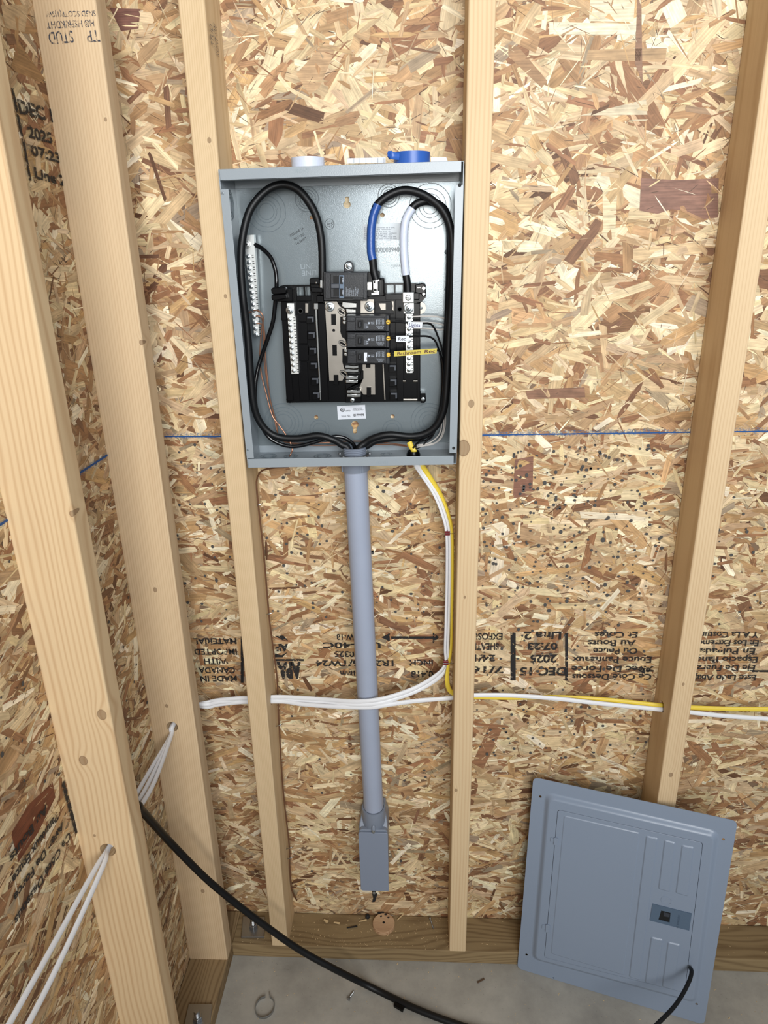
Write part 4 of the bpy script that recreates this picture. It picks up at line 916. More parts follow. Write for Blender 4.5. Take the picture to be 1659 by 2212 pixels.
# hand written tags
def wtag(label, poly, Y, m, word, a, b, h, ink):
    r_ = empty('wire_tag', P(*poly[3], Y)); tag(r_, label, 'wire tag')
    MB().px(poly, Y, Y+.0006).build('flag', m, r_); k = MB()
    for w_, aa, bb in word: tpx(k, w_, aa, bb, h, Y, .012, 0, .0003, .15)
    k.build('handwriting', ink, r_)
INKR = mat('dark_red_pen', (78, 26, 30), .6)
wtag('white folded tape tag handwritten Lights', [(881.2, 695), (912.9, 696.3), (911.5, 708.5), (880.8, 707)], -.0802, PAPER, [('Lights', (883, 705), (907, 706))], 0, 0, 7, INKB)
wtag('white folded tape tag handwritten Rec', [(856, 725.5), (884, 725), (882.5, 739), (855.3, 738)], -.0802, PAPER, [('Rec', (860, 735.5), (876, 735.5))], 0, 0, 7, INKD)
wtag('long yellow tape tag handwritten Bathroom Rec', [(851.7, 759), (944, 752.6), (943, 763.5), (851, 770)], -.0802, PAPY, [('Bathroom', (858, 767.5), (909, 763.5)), ('Rec', (917, 763), (940, 761.5))], 0, 0, 7, INKR)
# cable clamp in the box floor
cc = empty('cable_clamp', PZ(893, 985, zbot)); tag(cc, 'black push-in cable connector in the box bottom', 'connector')
part('clamp_body', BLK, lambda k: k.lathe(PZ(893, 984, zbot), (0, 0, 1), [(.0125, -.006), (.0125, .002), (.010, .009), (.008, .009), (.008, .002), (.001, .002)], 20), cc, True)

# ================================================================== CONDUIT
cd = empty('conduit', cond_bot); tag(cd, 'grey plastic conduit dropping from the panel bottom', 'conduit')
L_ = (cond_bot-cond_top).length
part('pipe', PVC, lambda k: k.tube([cond_top-cdir*.045, cond_bot+cdir*.02], .0211, 48, sub=1), cd, True, 0)
ztop = B(.5, 0, YP).z
tpos = lambda z: cond_top + cdir*((cond_top.z-z)/(-cdir.z))
part('adapter', PVCD, lambda k: k.lathe(tpos(ztop-.001), cdir, [(.020, 0), (.0262, .0), (.0262, .020), (.0255, .0225), (.0212, .0230)], 48), cd, True, 0)
part('adapter_rib', PVCD, lambda k: [k.add([p+q for p in [tpos(ztop-.002)+Vector((math.sin(a)*.0258, -math.cos(a)*.0258, 0))] for q in [Vector((-.0009, 0, 0)), Vector((.0009, 0, 0)), Vector((.0009, 0, -.021)), Vector((-.0009, 0, -.021)), Vector((-.0009, -.0015, 0)), Vector((.0009, -.0015, 0)), Vector((.0009, -.0015, -.021)), Vector((-.0009, -.0015, -.021))]], [(0, 1, 2, 3), (4, 5, 6, 7), (0, 1, 5, 4), (1, 2, 6, 5), (2, 3, 7, 6), (3, 0, 4, 7)]) for a in (.45, .62, -1.0)], cd, False, 0)
prof = [(.0172, .004), (.0172, -.018)]
for i in range(5): prof += [(.0205, -.018+i*.0032), (.0194, -.0164+i*.0032)]
prof += [(.0205, .004)]
part('threaded_end', PVCD, lambda k: k.lathe(tpos(ztop+.001), cdir, prof, 48, cap=False), cd, True, 0)
part('locknut', STEEL, lambda k: (k.lathe(tpos(ztop+.0035), cdir, [(.0205, 0), (.0265, 0), (.0272, -.0012), (.026, -.0030), (.0205, -.0030)], 24, cap=False), [k.lathe(tpos(ztop+.005)+Vector((.027*math.cos(a), .027*math.sin(a), 0)), cdir, [(.0025, 0), (.0022, -.003)], 8) for a in [i*math.pi/4 for i in range(8)]]), cd, True, 0)
# elbow fitting
lbx = empty('conduit_elbow_fitting', P(808, 1925, -.05)); tag(lbx, 'grey elbow fitting with a flat cover under the conduit', 'conduit fitting')
YL = -.074
cx0, cx1 = P(777, 1860, YL).x, P(838.5, 1860, YL).x; zt_, zb_ = P(808, 1799, YL).z, P(808, 1924, YL).z
k = MB()
n_ = 8; prof_pts = []
pts = []
for (cx_, cz_, a0) in [(cx1-.008, zt_-.003, 0), (cx0+.008, zt_-.003, 90), (cx0+.010, zb_+.010, 180), (cx1-.010, zb_+.010, 270)]:
    for j in range(5):
        a = math.radians(a0+90*j/4); pts.append((cx_+.008*math.cos(a), cz_+.008*math.sin(a)))
k.prism(pts, YL+.0032, -.006, lambda p, d: Vector((p[0], d, p[1])))
body = k.build('body', PVCD, lbx, False, .0015)
cxm = (cx0+cx1)/2
# neck: loft from the round hub to the rectangular body
hub = cond_bot; k = MB()
k.lathe(hub+Vector((0, 0, .010)), (0, 0, -1), [(.0214, 0), (.0252, 0), (.0256, .002), (.0256, .042), (.0235, .046), (.0214, .046), (.0214, 0)], 48, 0, cap=False); k.build('hub', PVCD, lbx, True)
MB().lathe(hub+Vector((0, 0, .0102)), (0, 0, -1), [(.0211, 0), (.0219, 0), (.0219, .0003)], 40, cap=False).build('joint_line', HOLE, lbx, True)
k = MB(); zc_ = zt_+.004; z1_ = hub.z-.014
def lvl(x0, x1, yf, yb, z): return [Vector((x0, yf, z)), Vector((x1, yf, z)), Vector((x1, yb, z)), Vector((x0, yb, z))]
L4 = [lvl(cx0, cx1, YL+.004, -.006, zt_-.006), lvl(cx0+.0008, cx1-.0008, -.056, -.006, zt_+.010), lvl(hub.x-.026, hub.x+.026, -.042, -.010, z1_+.004), lvl(hub.x-.025, hub.x+.025, -.036, -.012, hub.z+.006)]
k.add([p for l in L4 for p in l], [(3, 2, 1, 0), (12, 13, 14, 15)]+[(4*j+i, 4*j+(i+1) % 4, 4*j+4+(i+1) % 4, 4*j+4+i) for j in range(3) for i in range(4)])
k.build('neck', PVCD, lbx, False, .0025, 3)
k = MB(); pts2 = []
for (cx_, cz_, a0) in [(cx1-.004, zt_-.004, 0), (cx0+.004, zt_-.004, 90), (cx0+.006, zb_+.006, 180), (cx1-.002, zb_+.002, 270)]:
    rr = .006 if a0 == 180 else (.002 if a0 == 270 else .0045)
    for j in range(5):
        a = math.radians(a0+90*j/4); pts2.append((cx_+rr*math.cos(a), cz_+rr*math.sin(a)))
k.prism(pts2, YL-.0012, YL+.003, lambda p, d: Vector((p[0], d, p[1]))); k.build('cover', mat('grey_fitting_cover', (130, 139, 156), .36), lbx, False, .0012, 3)
part('screw_boss', PVCD, lambda k: k.lathe(P(807, 1797, YL+.001), (0, .25, 1), [(.0045, 0), (.0045, .012), (.003, .016)], 14), lbx, True, 0)
screw(P(806.5, 1796.5, YL-.0012), .0040, lbx, 'screw', ZINC, h=.0028, slot=False)
part('screw_boss', mat('black_rubber', (34, 34, 38), .6), lambda k: (k.lathe(P(808, 1926, YL+.004), (0, .1, -1), [(.0045, 0), (.0045, .006)], 12)), lbx, True, 0)
screw(P(808, 1928, YL+.0), .0035, lbx, 'screw', ZINC, h=.0028, slot=False)
m1 = MB(); m1.px([(804, 1932), (815, 1930), (813, 1940), (810, 1948), (804, 1949), (806, 1940)], -.0022, -.0018); wall_ink(m1, 'ink_smear', STAMP, wall_back)

# ================================================================== HOUSE CABLES
def nm_cable(label, wpts, m, group=None, up=(0, 0, 1), flat=(.0048, .0027)):
    k = MB(); pts_ = catmull([Vector(q) for q in wpts], 6); NN_ = []
    for q in pts_:
        if q.y < -.09 and q.x < -.3: nv = Vector((1, -.2, .35))
        elif q.x > .03 and holeZ4+.05 < q.z < 1.18 and q.x < .10: nv = Vector((1, -.35, 0))
        else: nv = Vector((0, -1, .25))
        NN_.append(nv.normalized())
    vs = []; fs = []; m_ = len(pts_)
    for i, q in enumerate(pts_):
        nv = sum(NN_[max(0, i-9):i+10], Vector()).normalized(); t_ = (pts_[min(i+1, m_-1)]-pts_[max(i-1, 0)]).normalized()
        a_ = t_.cross(nv).normalized(); b_ = t_.cross(a_)
        for j in range(14):
            th = 2*math.pi*j/14; vs.append(q+a_*flat[0]*math.cos(th)+b_*flat[1]*math.sin(th))
    for i in range(m_-1):
        for j in range(14): fs.append((i*14+j, i*14+(j+1) % 14, (i+1)*14+(j+1) % 14, (i+1)*14+j))
    fs += [tuple(range(13, -1, -1)), tuple((m_-1)*14+j for j in range(14))]
    k.add(vs, fs); o = k.build('house_cable', m, None, True); return tag(o, label, 'cable', group)
def pp(L3): return [P(u, v, Y) for u, v, Y in L3]
def left_run(off, wobble):
    # from the near stud's hole back through the corner stud and round to the back wall
    a = h1.copy(); b = h2.copy()
    o3 = Vector((off*.6, 0, off*.5))
    return [b + o3 + Vector((.022, .066, .002)), b + o3 + Vector((.005, .048, 0)), b + o3 + Vector((0, .0, 0)), b.lerp(a, .06)+o3+Vector((0, 0, -.012)), b.lerp(a, .5) + Vector((off*2.2, 0, -.018+wobble)) + o3, b.lerp(a, .93)+o3, a + W*Vector((0, 1, 0)) + o3, a + o3]
pan = lambda du: [(900+du*.55, 1005, -.060), (912+du*.7, 1023, -.055), (938+du, 1063, -.050), (956+du, 1108, -.048), (966+du, 1152, -.047), (967+du, 1230, -.047), (965+du, 1330, -.047), (963+du, 1400, -.047)]
inbox = [PZ(894, 972, zbot+.012), PZ(895, 986, zbot)]
V1 = inbox + pp(pan(-1.5)+[(962, 1432, -.047), (945, 1456, -.046), (905, 1482, -.052), (860, 1500, -.066), (812, 1512, -.074), (760, 1515, -.070), (690, 1510, -.052), (620, 1506, -.046), (584, 1506, -.045), (545, 1508, -.045), (520, 1508, -.045), (470, 1513, -.045), (448, 1518, -.047)])
V2 = inbox + pp(pan(4.8)+[(969, 1432, -.044), (950, 1462, -.043), (905, 1490, -.050), (858, 1508, -.066), (812, 1520, -.0745), (760, 1522, -.070), (690, 1516, -.052), (620, 1511, -.044), (584, 1511, -.043), (545, 1512, -.043), (520, 1513, -.043), (470, 1517, -.047), (448, 1522, -.050)])
l1 = left_run(-.003, .006); l2 = left_run(.003, -.004); l3 = left_run(.0, .000)
down = lambda e, g2: pp([e, g2, (g2[0]*2-e[0], g2[1]*2-e[1], g2[2]*2-e[2])])
o1 = nm_cable('white house cable running from the panel and leaving the nearest stud leftmost', V1 + l1 + [PX(u, v, h1.x-.002) for u, v in [(205, 1878), (120, 2032), (14, 2222), (-40, 2318)]], NMW, None, (.1, 1, .3), (.0046, .0026))
nm_cable('white house cable tucked beside another, from the panel down into the corner stud', V2 + l2[:-1] + [h1+Vector((.001, .01, 0))], NMW, None, (.1, 1, .3), (.0046, .0026))
V3 = pp([(1720, 1558, -.045), (1659, 1553, -.045), (1560, 1546, -.045), (1483, 1538, -.045), (1440, 1534, -.045), (1420, 1532, -.045), (1300, 1520, -.045), (1200, 1509, -.046), (1100, 1502, -.046), (1022, 1502, -.045), (995, 1505, -.045), (972, 1508, -.046), (900, 1514, -.060), (840, 1522, -.074), (800, 1528, -.075), (740, 1527, -.068), (660, 1522, -.054), (620, 1516, -.047), (590, 1515, -.047), (545, 1516, -.046), (515, 1517, -.045), (470, 1522, -.046), (448, 1527, -.048)])
nm_cable('white house cable running level behind the studs from right to left past the conduit', V3 + l3 + [PX(u, v, h1.x+.006) for u, v in [(224, 1868), (165, 2000), (108, 2120), (54, 2225), (6, 2318)]], NMW, None, (.1, 1, .3), (.0046, .0026))
VY = pp([(884, 955, -.046), (889, 966, -.050)]) + inbox + pp([(911, 1005, -.058), (927, 1028, -.053), (953, 1070, -.048), (969, 1112, -.047), (976.5, 1152, -.047), (977.5, 1230, -.047), (976, 1330, -.047), (974.5, 1400, -.047), (968, 1441, -.049), (966, 1470, -.050), (972, 1492, -.044), (992, 1503, -.042), (1020, 1505, -.038), (1100, 1507, -.036), (1200, 1506, -.036), (1300, 1511, -.036), (1417, 1523, -.040), (1440, 1526, -.040), (1483, 1528, -.038), (1560, 1531, -.036), (1659, 1532, -.036), (1740, 1533, -.036)])
nm_cable('yellow house cable running from the panel bottom through the right studs', VY, NMY, None, (.1, .6, 1), (.0048, .0026))
# staples on the cables
def staple(u, v, n):
    r_ = empty('cable_staple', P(u, v, -.05)); tag(r_, n, 'cable staple', 'cable staples')
    part('saddle', RED, lambda k: k.rect(u-8, v-4, u+3, v+5, -.0535, -.046), r_, False, .0008)
    part('nail', STEEL, lambda k: k.tube([P(u-9, v+1, -.0545), P(u+9, v+1, -.0535), P(u+14, v+1, -.050)], .0007, 6, sub=1), r_, True, 0)
staple(969, 1152, 'upper dark red staple holding white and yellow cables beside the stud')
staple(966, 1432, 'lower dark red staple where the white cables bend away from the stud')
# wire stapled to the stud
cable('ground_wire', 'thin dull brown wire stapled down the side of the stud', [(624, 1008, -.050), (590, 1011, -.045), (566, 1017, -.038), (556, 1032, -.032), (554.5, 1050, -.030), (558, 1090, -.030), (570, 1200, -.029), (581, 1327, -.028), (590, 1400, -.026), (598, 1460, -.024), (600, 1500, -.022), (603, 1567, -.024), (611, 1700, -.024), (624.5, 1823, -.024), (626, 1872, -.022), (629, 1913, -.018), (634, 1932, -.010), (641, 1945, -.002)], .0016, COPD, 'wire', None, 8)
for i, (u, v) in enumerate([(559, 1091), (582, 1326), (603, 1567), (626, 1832), (626.5, 1854)]):
    k = MB(); k.tube([P(u-7, v+2.5, -.026), P(u-4, v+1, -.032), P(u+4, v-1.5, -.032), P(u+8, v-4, -.024)], .0011, 6, sub=3); o = k.build('wire_staple', STEEL, None, True)
    tag(o, ['first wire staple from the top, just below the panel box', 'second wire staple from the top, halfway down the stud', 'third wire staple from the top, under the white cables', 'upper of the two close staples near the foot of the stud', 'lower of the two close staples near the foot of the stud'][i], 'staple', 'staples on the brown wire')

# ================================================================== BIG BLACK CABLE
_q = P(288, 1736, -.350)
pts = [Vector((XL-.006, -.352, _q.z+.004)), _q, P(306, 1751, -.325), P(334, 1782, -.280), P(370, 1822, -.235), P(440, 1893, -.205), P(500, 1944, -.19), P(560, 1990, -.182), P(640, 2047, -.176), P(720, 2092, -.172)] + [PZ(u, v, .0075) for u, v in [(800, 2132), (900, 2180), (1000, 2217), (1100, 2245), (1200, 2275)]]
k = MB(); k.tube(pts, .0070, 20); o = k.build('power_cable', CAB, None, True); tag(o, 'thick matte black cable sagging across the studs and over the floor', 'cable')

# ================================================================== LEANING COVER
cbl_ = Vector((.2392, -.0970, .0006)); yw, ln_ = -.2879, .1294
ux = Vector((math.cos(yw), math.sin(yw), 0)); nh = Vector((math.sin(yw), -math.cos(yw), 0)); upv = Vector((0, 0, 1))*math.cos(ln_)-nh*math.sin(ln_); nn = ux.cross(upv)
if nn.y > 0: nn = -nn
mtx = Matrix((ux, upv, nn)).transposed().to_4x4(); mtx.translation = cbl_
CW, CH = .3933, .4962
cov = empty('panel_cover', cbl_, mtx); tag(cov, 'grey metal panel cover with hinged door leaning against the wall', 'panel cover')
def QC(u, v, d):   # photo pixel -> (a, b) on the cover plane lifted by d
    r_ = ray(u, v); o_ = cbl_+nn*d; t_ = (o_-CAM).dot(nn)/r_.dot(nn); p = CAM+r_*t_-o_; return (p.dot(ux), p.dot(upv))
def cw(a, b, d): return cbl_+ux*a+upv*b+nn*d
def z7(x, y): return (1060+x/2.77, 1640+y/2.77)
def rr_(pts, r, n=5):   # round the corners of a convex 2D polygon
    out = []; m_ = len(pts)
    for i in range(m_):
        p = Vector(pts[i]); a = (Vector(pts[i-1])-p).normalized(); b = (Vector(pts[(i+1) % m_])-p).normalized(); ri = min(r, (Vector(pts[i-1])-p).length*.45, (Vector(pts[(i+1) % m_])-p).length*.45)
        s0, s1_ = p+a*ri, p+b*ri
        for k_ in range(n+1):
            t_ = k_/n; out.append(tuple(s0*(1-t_)**2 + p*2*t_*(1-t_) + s1_*t_**2))
    return out
def cprism(mb, pts2d, d0, d1, mi=0): return mb.prism(pts2d, d0, d1, lambda p, d: cw(p[0], p[1], d), mi)
def cplate(mb, outer, holes, d0, d1):
    v, f = curve_mesh([outer]+holes, abs(d1-d0)/2); mb.add([cw(p.x, p.y, (d0+d1)/2+p.z) for p in v], f); return mb
T = .0012; H1 = .009
fl_out = rr_([(0, 0), (CW, 0), (CW, CH), (0, CH)], .012)
inner = [QC(*z7(*p), H1) for p in [(345, 232), (1345, 462), (1215, 1455), (262, 1198)]]
inner_t = rr_(inner, .010)
def scale_poly(p, s):
    c = Vector((sum(q[0] for q in p)/len(p), sum(q[1] for q in p)/len(p))); return [tuple(c+(Vector(q)-c)*s) for q in p]
def offset_poly(p, dst):
    c = Vector((sum(q[0] for q in p)/len(p), sum(q[1] for q in p)/len(p))); out = []
    for q in p:
        d = Vector(q)-c; out.append((q[0]+dst*math.copysign(1, d.x), q[1]+dst*math.copysign(1, d.y)))
    return out
foot = rr_(offset_poly(inner, .0085), .018)
hl_ = [[(q[0]+.0028*math.cos(a), q[1]+.0028*math.sin(a)) for a in [2*math.pi*i/12 for i in range(12)]] for q in [QC(*z7(*p), 0) for p in [(297, 222), (1392, 477), (215, 1167), (1232, 1462)]]]
k = MB(); cplate(k, fl_out, [foot]+hl_, 0, T)
# sloped shoulder
n1 = len(foot); vs = []; NS = 8
for j in range(NS+1):
    f = j/NS; off = .0085-(.0085+.0040)*f; hh = T+(H1-T)*(f*f*(3-2*f))
    vs += [cw(p[0], p[1], hh) for p in rr_(offset_poly(inner, off), .018-.007*f)]
k.add(vs, [(j*n1+i, j*n1+(i+1) % n1, (j+1)*n1+(i+1) % n1, (j+1)*n1+i) for j in range(NS) for i in range(n1)])
door_px = [z7(*p) for p in [(402, 303), (1268, 500), (1160, 1395), (322, 1185)]]
door2 = [QC(*p, H1) for p in door_px]
cplate(k, rr_(offset_poly(inner, -.0040), .011), [rr_(offset_poly(door2, .0007), .007)], H1-.0012, H1)
fr = k.build('frame', GRAYC, cov, True)
k = MB(); cprism(k, rr_(offset_poly(inner, -.006), .006), H1-.006, H1-.0035); k.build('inner_lining', HOLE, cov)
door = MB(); cprism(door, rr_(door2, .007), H1+.0006, H1-.0016)
dr = door.build('door', GRAYC, cov, False, .0005, 2)
def emboss(pxs, h, w_in=.0022, nm='embossed_panel'):
    q = [QC(*z7(*p), H1+.0006) for p in pxs]; a = rr_(q, .004); b = rr_(offset_poly(q, -w_in), .003); n0 = len(a)
    vs = [cw(p[0], p[1], H1+.0005) for p in a]+[cw(p[0], p[1], H1+.0006+h) for p in b]
    k = MB(); k.add(vs, [(i, (i+1) % n0, n0+(i+1) % n0, n0+i) for i in range(n0)]+[tuple(range(n0, 2*n0))]); k.build(nm, GRAYC, dr, False)
emboss([(437, 335), (893, 440), (795, 1292), (358, 1162)], .0010, .0022)
emboss([(928, 455), (1003, 472), (893, 1322), (825, 1302)], .0018, .0026)
for q in [[(1037, 480), (1108, 498), (1074, 795), (1000, 775)], [(1142, 510), (1218, 526), (1182, 822), (1104, 800)], [(958, 1060), (1033, 1078), (992, 1352), (920, 1335)], [(1058, 1090), (1137, 1108), (1096, 1380), (1022, 1358)]]: emboss(q, .0018, .0026)
c2 = QC(*z7(1050, 846), H1+.001); k = MB(); k.ring(cw(c2[0], c2[1], H1+.0006), nn, .0098, .0006, 32, 0, 6); k.build('embossed_ring', GRAYC, dr, True)
# latch
k = MB(); lq = [QC(*z7(*p), H1+.002) for p in [(968, 866), (1203, 925), (1188, 1026), (952, 965)]]; wq = [QC(*z7(*p), H1+.002) for p in [(1020, 905), (1076, 919), (1070, 978), (1003, 960)]]
cplate(k, lq, [wq], H1+.0006, H1+.0022); la = k.build('latch', LATCH, dr, False, .0005); 
k = MB(); cprism(k, wq, H1-.003, H1+.0008); k.build('latch_opening', HOLE, la)
k = MB(); q = [QC(*z7(*p), H1+.001) for p in [(1035, 915), (1072, 924), (1069, 945), (1034, 938)]]; cprism(k, q, H1+.0008, H1+.0016); k.build('latch_tongue', BLK3, la)
k = MB(); A, B_ = [cw(*QC(*z7(*p), H1+.0023), H1+.0023) for p in [(1123, 932), (1110, 1008)]]; text(k, 'SQUARE D', A, B_, .004, nn, .0002, .0); k.build('embossed_lettering', mat('slate_dark', (60, 76, 94), .5), la)
for x, y in [(392, 492), (342, 1012)]:
    q = [QC(*z7(x-12, y-28), H1), QC(*z7(x+14, y-22), H1), QC(*z7(x+10, y+22), H1), QC(*z7(x-14, y+16), H1)]
    k = MB(); cprism(k, rr_(q, .002, 3), H1, H1+.0035); q2 = [QC(*z7(x-34, y-24), H1), QC(*z7(x-12, y-20), H1), QC(*z7(x-14, y+2), H1), QC(*z7(x-36, y-2), H1)]; cprism(k, q2, H1, H1+.0015); k.build('hinge', GRAYC, cov, False, .0006)
# cord resting against the cover
c3 = QC(1491, 2089, H1+.004); tip = cw(c3[0], c3[1], H1+.006)
pts = [tip, P(1494, 2098, tip.y-.012), P(1490, 2116, tip.y-.028), P(1476, 2145, tip.y-.050), P(1455, 2176, tip.y-.075), P(1420, 2212, tip.y-.105), P(1385, 2245, tip.y-.13), P(1330, 2290, tip.y-.17)]
k = MB(); k.tube(pts, .0040, 14); o = k.build('extension_lead', CAB, None, True); tag(o, 'thin black cord whose end touches the lower right of the grey cover', 'cord')

# ================================================================== THINGS ON TOP OF THE BOX
def roll(u0, u1, vt, Y, m, nm, label, tailpx=None):
    a, b = P(u0, vt, Y), P(u1, vt, Y); c = (a+b)/2; R0 = (b-a).length/2; zt2 = B(.5, 1, Y).z
    c2_ = Vector((c.x, Y, B((c.x-cbl.x)/BW, 1, Y).z+.0003)); zfront = P((u0+u1)/2, vt, Y-R0).z; h_ = max(.012, zfront-c2_.z)
    root = empty(nm, c2_); tag(root, label, 'tape roll')
    k = MB(); k.lathe(c2_, (0, 0, 1), [(R0*.52, 0), (R0, 0), (R0, h_), (R0*.52, h_), (R0*.52, 0)], 48, 0, cap=False); k.build('tape', m, root, True)
    k = MB(); k.lathe(c2_, (0, 0, 1), [(R0*.44, .0), (R0*.52, .0), (R0*.52, h_), (R0*.44, h_), (R0*.44, 0)], 32, 0, cap=False); k.build('core', mat('cardboard_core', (170, 150, 120), .8), root, True)
    if tailpx:
        k = MB(); k.tube([P(*q) for q in tailpx], 0, 8, 0, (.005, .0012), (0, 0, 1), 3); k.build('loose_end', m, root, True)
    return root
roll(629, 700, 337, -.062, WHITET, 'tape_roll', 'white roll of tape standing on top of the panel box, partly hidden by its rim')
roll(850, 929, 325, -.062, mat('blue_roll_tape', (46, 92, 172), .35), 'tape_roll', 'bright blue roll of tape on top of the panel box with its end peeling', [(862, 338, -.082), (848, 336, -.086), (842, 333, -.084), (840, 341, -.086)])
k = MB(); zz = B(.6, 1, -.03).z
k.px([(750, 342), (833, 340), (833, 352), (750, 353)], -.030, -.0296)
for i in range(6): k.px([(764+i*13, 341.5), (764.6+i*13, 341.5), (764.6+i*13, 352), (764+i*13, 352)], -.0303, -.030, 1)
o = k.build('number_strip', [PAPER, GINK]); tag(o, 'white ruled paper strip propped on the box top left of the blue roll', 'paper strip')
k = MB(); k.px([(931, 340), (964, 340), (968, 350), (931, 350)], -.030, -.0296)
o = k.build('number_strip', [PAPER]); tag(o, 'short white paper strip on the box top right of the blue roll', 'paper strip')

# ================================================================== ON THE PLATES AND THE FLOOR
plug_c = PZ(829, 1999, W)
pg = empty('wood_plug', plug_c); tag(pg, 'round strand board hole-saw plug lying on the bottom plate', 'wood plug')
part('disc', wood('plug_wood', (200, 166, 130), (150, 108, 78), (.02, .02), .004, .5, .02, (), 'X', .8, .4), lambda k: k.lathe(plug_c, (0, 0, 1), [(.0262, 0), (.0262, .0085), (.0252, .0095)], 40), pg, True, 0)
part('pilot_hole', HOLE, lambda k: k.lathe(plug_c+Vector((0, 0, .0095)), (0, 0, 1), [(.003, 0), (.003, .0003)], 12), pg, False, 0)
k = MB()
for (u, v, w_) in [(819, 1972, .005), (826, 1970, .005), (833, 1975, .004), (839, 1982, .0035), (823, 1979, .003)]:
    c = PZ(u, v, W+.0099); k.add([c+Vector((w_*math.cos(a)*random.uniform(.7, 1.2), w_*math.sin(a)*random.uniform(.5, 1), 0)) for a in [2*math.pi*i/8 for i in range(8)]], [tuple(range(8))])
k.build('ink_mark', INKD, pg)
def stick(label, a, b, w_, m=CHIP, cat='wood splinter', nm='wood_splinter', z=W, group=None):
    A, B2 = PZ(*a, z+.0015), PZ(*b, z+.0015); d = (B2-A).normalized(); n0 = Vector((0, 0, 1)); s0 = d.cross(n0)*w_; k = MB()
    k.add([A-s0*.4, A+s0*.5, B2+s0, B2-s0, A-s0*.4+n0*w_, A+s0*.5+n0*w_, B2+s0+n0*w_*.8, B2-s0+n0*w_*.8], [(3, 2, 1, 0), (4, 5, 6, 7), (0, 1, 5, 4), (1, 2, 6, 5), (2, 3, 7, 6), (3, 0, 4, 7)])
    o = k.build(nm, m); return tag(o, label, cat, group)
stick('long pale splinter lying beside the round wood plug', (858, 1988), (892, 1956), .0018)
stick('small pale chip left of the round plug, nearest the plug', (776, 1991), (792, 1987), .0018)
stick('small pale chip on the plate midway between stud and plug', (721, 1993), (734, 1995), .0022)
stick('stubby tan chip lying furthest left of the plug', (700, 1988), (708, 1993), .0035)
k = MB(); c = PZ(794, 1981, W+.001); k.lathe(c, (0, 0, 1), [(.006, 0), (.0055, .004), (.003, .006)], 7); o = k.build('black_crumb', mat('black_scrap', (30, 28, 28), .8)); tag(o, 'small black crumb against the left of the wood plug', 'debris')
stick('thin black scrap on the plate left of the plug', (749, 2005), (772, 2001), .0018, mat('black_scrap', (30, 28, 28), .8), 'debris', 'black_scrap')
def fastener(nm, label, a, b, r, z, cat='screw'):
    A, B2 = PZ(*a, z+.004), PZ(*b, z+.0016); d = (B2-A); L0 = d.length; root = empty(nm, A); tag(root, label, cat)
    part('head', STEEL, lambda k: k.lathe(A, d, [(r*2.4, -.001), (r*2.3, 0), (r, .0022)], 14), root, True, 0)
    pr = [(r, 0)]
    for i in range(10): pr += [(r*1.25, L0*(.2+.07*i)), (r*.9, L0*(.235+.07*i))]
    pr += [(.0002, L0)]
    part('shank', STEEL, lambda k: k.lathe(A, d, pr, 10), root, True, 0)
fastener('wood_screw', 'loose screw lying on the bottom plate left of the knotted stud', (929, 1984), (937, 2008), .0014, W)
fastener('wood_screw', 'loose screw lying on the concrete floor below the wood plug', (753, 2158), (765, 2140), .0017, 0)
# anchor bolts
def anchor(label, quad, bolt, z):
    root = empty('anchor_bolt', PZ(*bolt, z)); tag(root, label, 'anchor bolt', 'foundation anchor bolts')
    q = [PZ(u, v, z) for u, v in quad]; c = sum(q, Vector())/4
    k = MB(); k.prism(q, .0002, .0058, lambda p, d: Vector((p.x, p.y, z+d))); k.build('washer_plate', STEEL, root, False, .001)
    b0 = Vector((PZ(*bolt, z).x, PZ(*bolt, z).y, z+.0058))
    part('nut', STEEL, lambda k: k.lathe(b0, (0, 0, 1), [(.0105, 0), (.0105, .009), (.0095, .0105)], 6), root, False, .0006)
    pr = []
    for i in range(8): pr += [(.0062, .010+i*.0017), (.0056, .0108+i*.0017)]
    pr += [(.0050, .026)]
    part('threaded_rod', STEEL, lambda k: k.lathe(b0, (0, 0, 1), pr, 16), root, True, 0)
anchor('anchor bolt with square washer plate on the back bottom plate', [(521, 2028), (571, 2028), (572.5, 1984), (525, 1983)], (548, 2006), W)
anchor('anchor bolt with square washer plate at the bottom edge, on the left plate', [(396, 2230), (452, 2230), (459, 2172), (408, 2172)], (428, 2206), W)
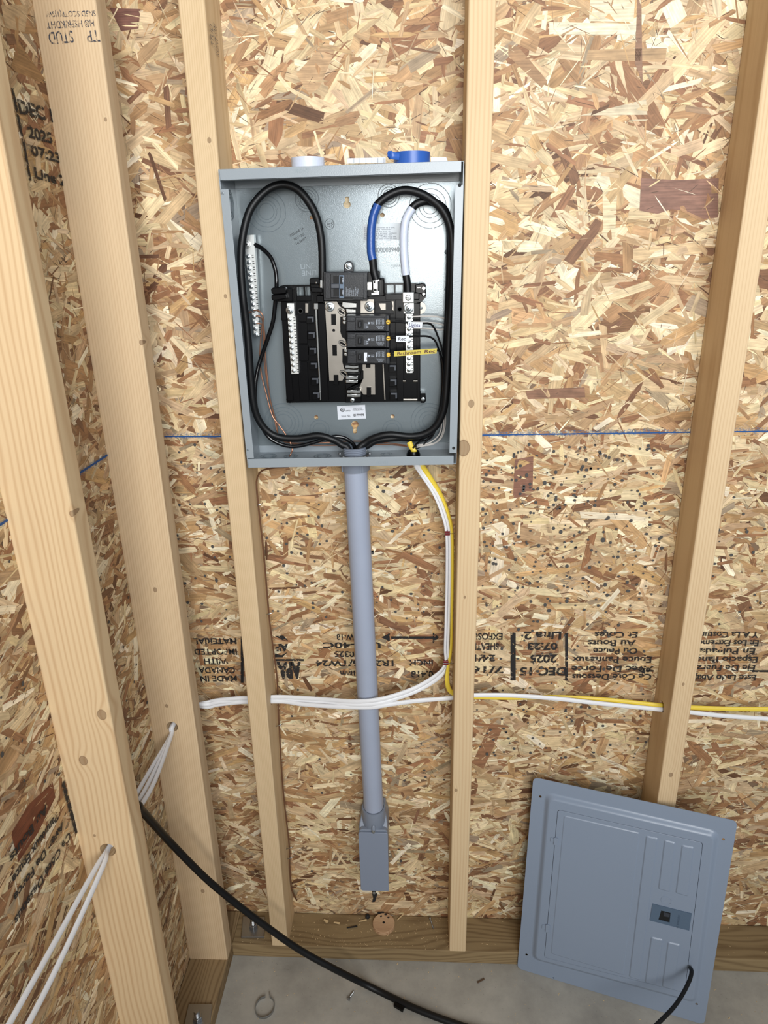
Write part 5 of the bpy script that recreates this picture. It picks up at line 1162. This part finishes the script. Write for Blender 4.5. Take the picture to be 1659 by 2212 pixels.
# open metal ring on the floor
k = MB(); c = PZ(572, 2176, .004); R0 = (PZ(593, 2176, .004)-PZ(552, 2176, .004)).length/2; q = [c+Vector((R0*math.cos(a), R0*1.1*math.sin(a), 0)) for a in [math.radians(100+330*i/24) for i in range(25)]]
k.tube(q, 0, 8, 0, (.0035, .0007), (0, 0, 1), 2); k.tube([q[-1], q[-1]+Vector((-.002, .006, .003)), q[-1]+Vector((-.004, .012, .002))], .0009, 6)
o = k.build('metal_ring', STEEL, None, True); tag(o, 'thin open metal ring lying on the concrete floor', 'ring')
def scrap(nm, label, quad, z, h, m):
    q = [PZ(u, v, z) for u, v in quad]; k = MB(); k.prism(q, .0003, h, lambda p, d: Vector((p.x, p.y, z+d))); o = k.build(nm, m, None, False, .001); return tag(o, label, 'debris')
scrap('rubber_scrap', 'short black rubber piece on the floor beside the thick cable', [(850, 2176), (870, 2188), (874, 2179), (854, 2168)], 0, .008, BLK)
scrap('rubber_scrap', 'small black piece on the floor touching the lower edge of the grey cover', [(1180, 2108), (1196, 2116), (1199, 2112), (1183, 2103)], 0, .006, BLK)
scrap('bark_scrap', 'small brown curl on the concrete near the right of the plate', [(1030, 2122), (1046, 2114), (1047, 2117), (1032, 2125)], 0, .003, mat('brown_scrap', (92, 70, 50), .8))
# sawdust: nobody could count it
R_ = random.Random(4); k = MB()
def crumb(c, s_):
    a = R_.uniform(0, 6.28); d = Vector((math.cos(a), math.sin(a), 0))*s_*R_.uniform(.8, 2.2); e = Vector((-math.sin(a), math.cos(a), 0))*s_*R_.uniform(.4, .8); hz = Vector((0, 0, s_*.5))
    k.add([c-d-e, c+d-e, c+d+e, c-d+e, c-d*.5+hz, c+d*.6+hz], [(0, 1, 5, 4), (1, 2, 5), (2, 3, 4, 5), (3, 0, 4), (3, 2, 1, 0)])
for _ in range(560):
    x = R_.uniform(-.40, .12) if R_.random() < .8 else R_.uniform(.12, 1.05); crumb(Vector((x, -.0889*R_.random()**.8*.97-.001, W+.0003)), abs(R_.gauss(.0003, .00035))+.0002)
for _ in range(320):
    crumb(Vector((R_.uniform(-.41, .9), -.09-abs(R_.gauss(0, .09)), .0003)), abs(R_.gauss(.0003, .00035))+.0002)
o = k.build('sawdust', CHIP); o['label'] = 'pale sawdust scattered on the plate and the floor edge'; o['category'] = 'sawdust'; o['kind'] = 'stuff'
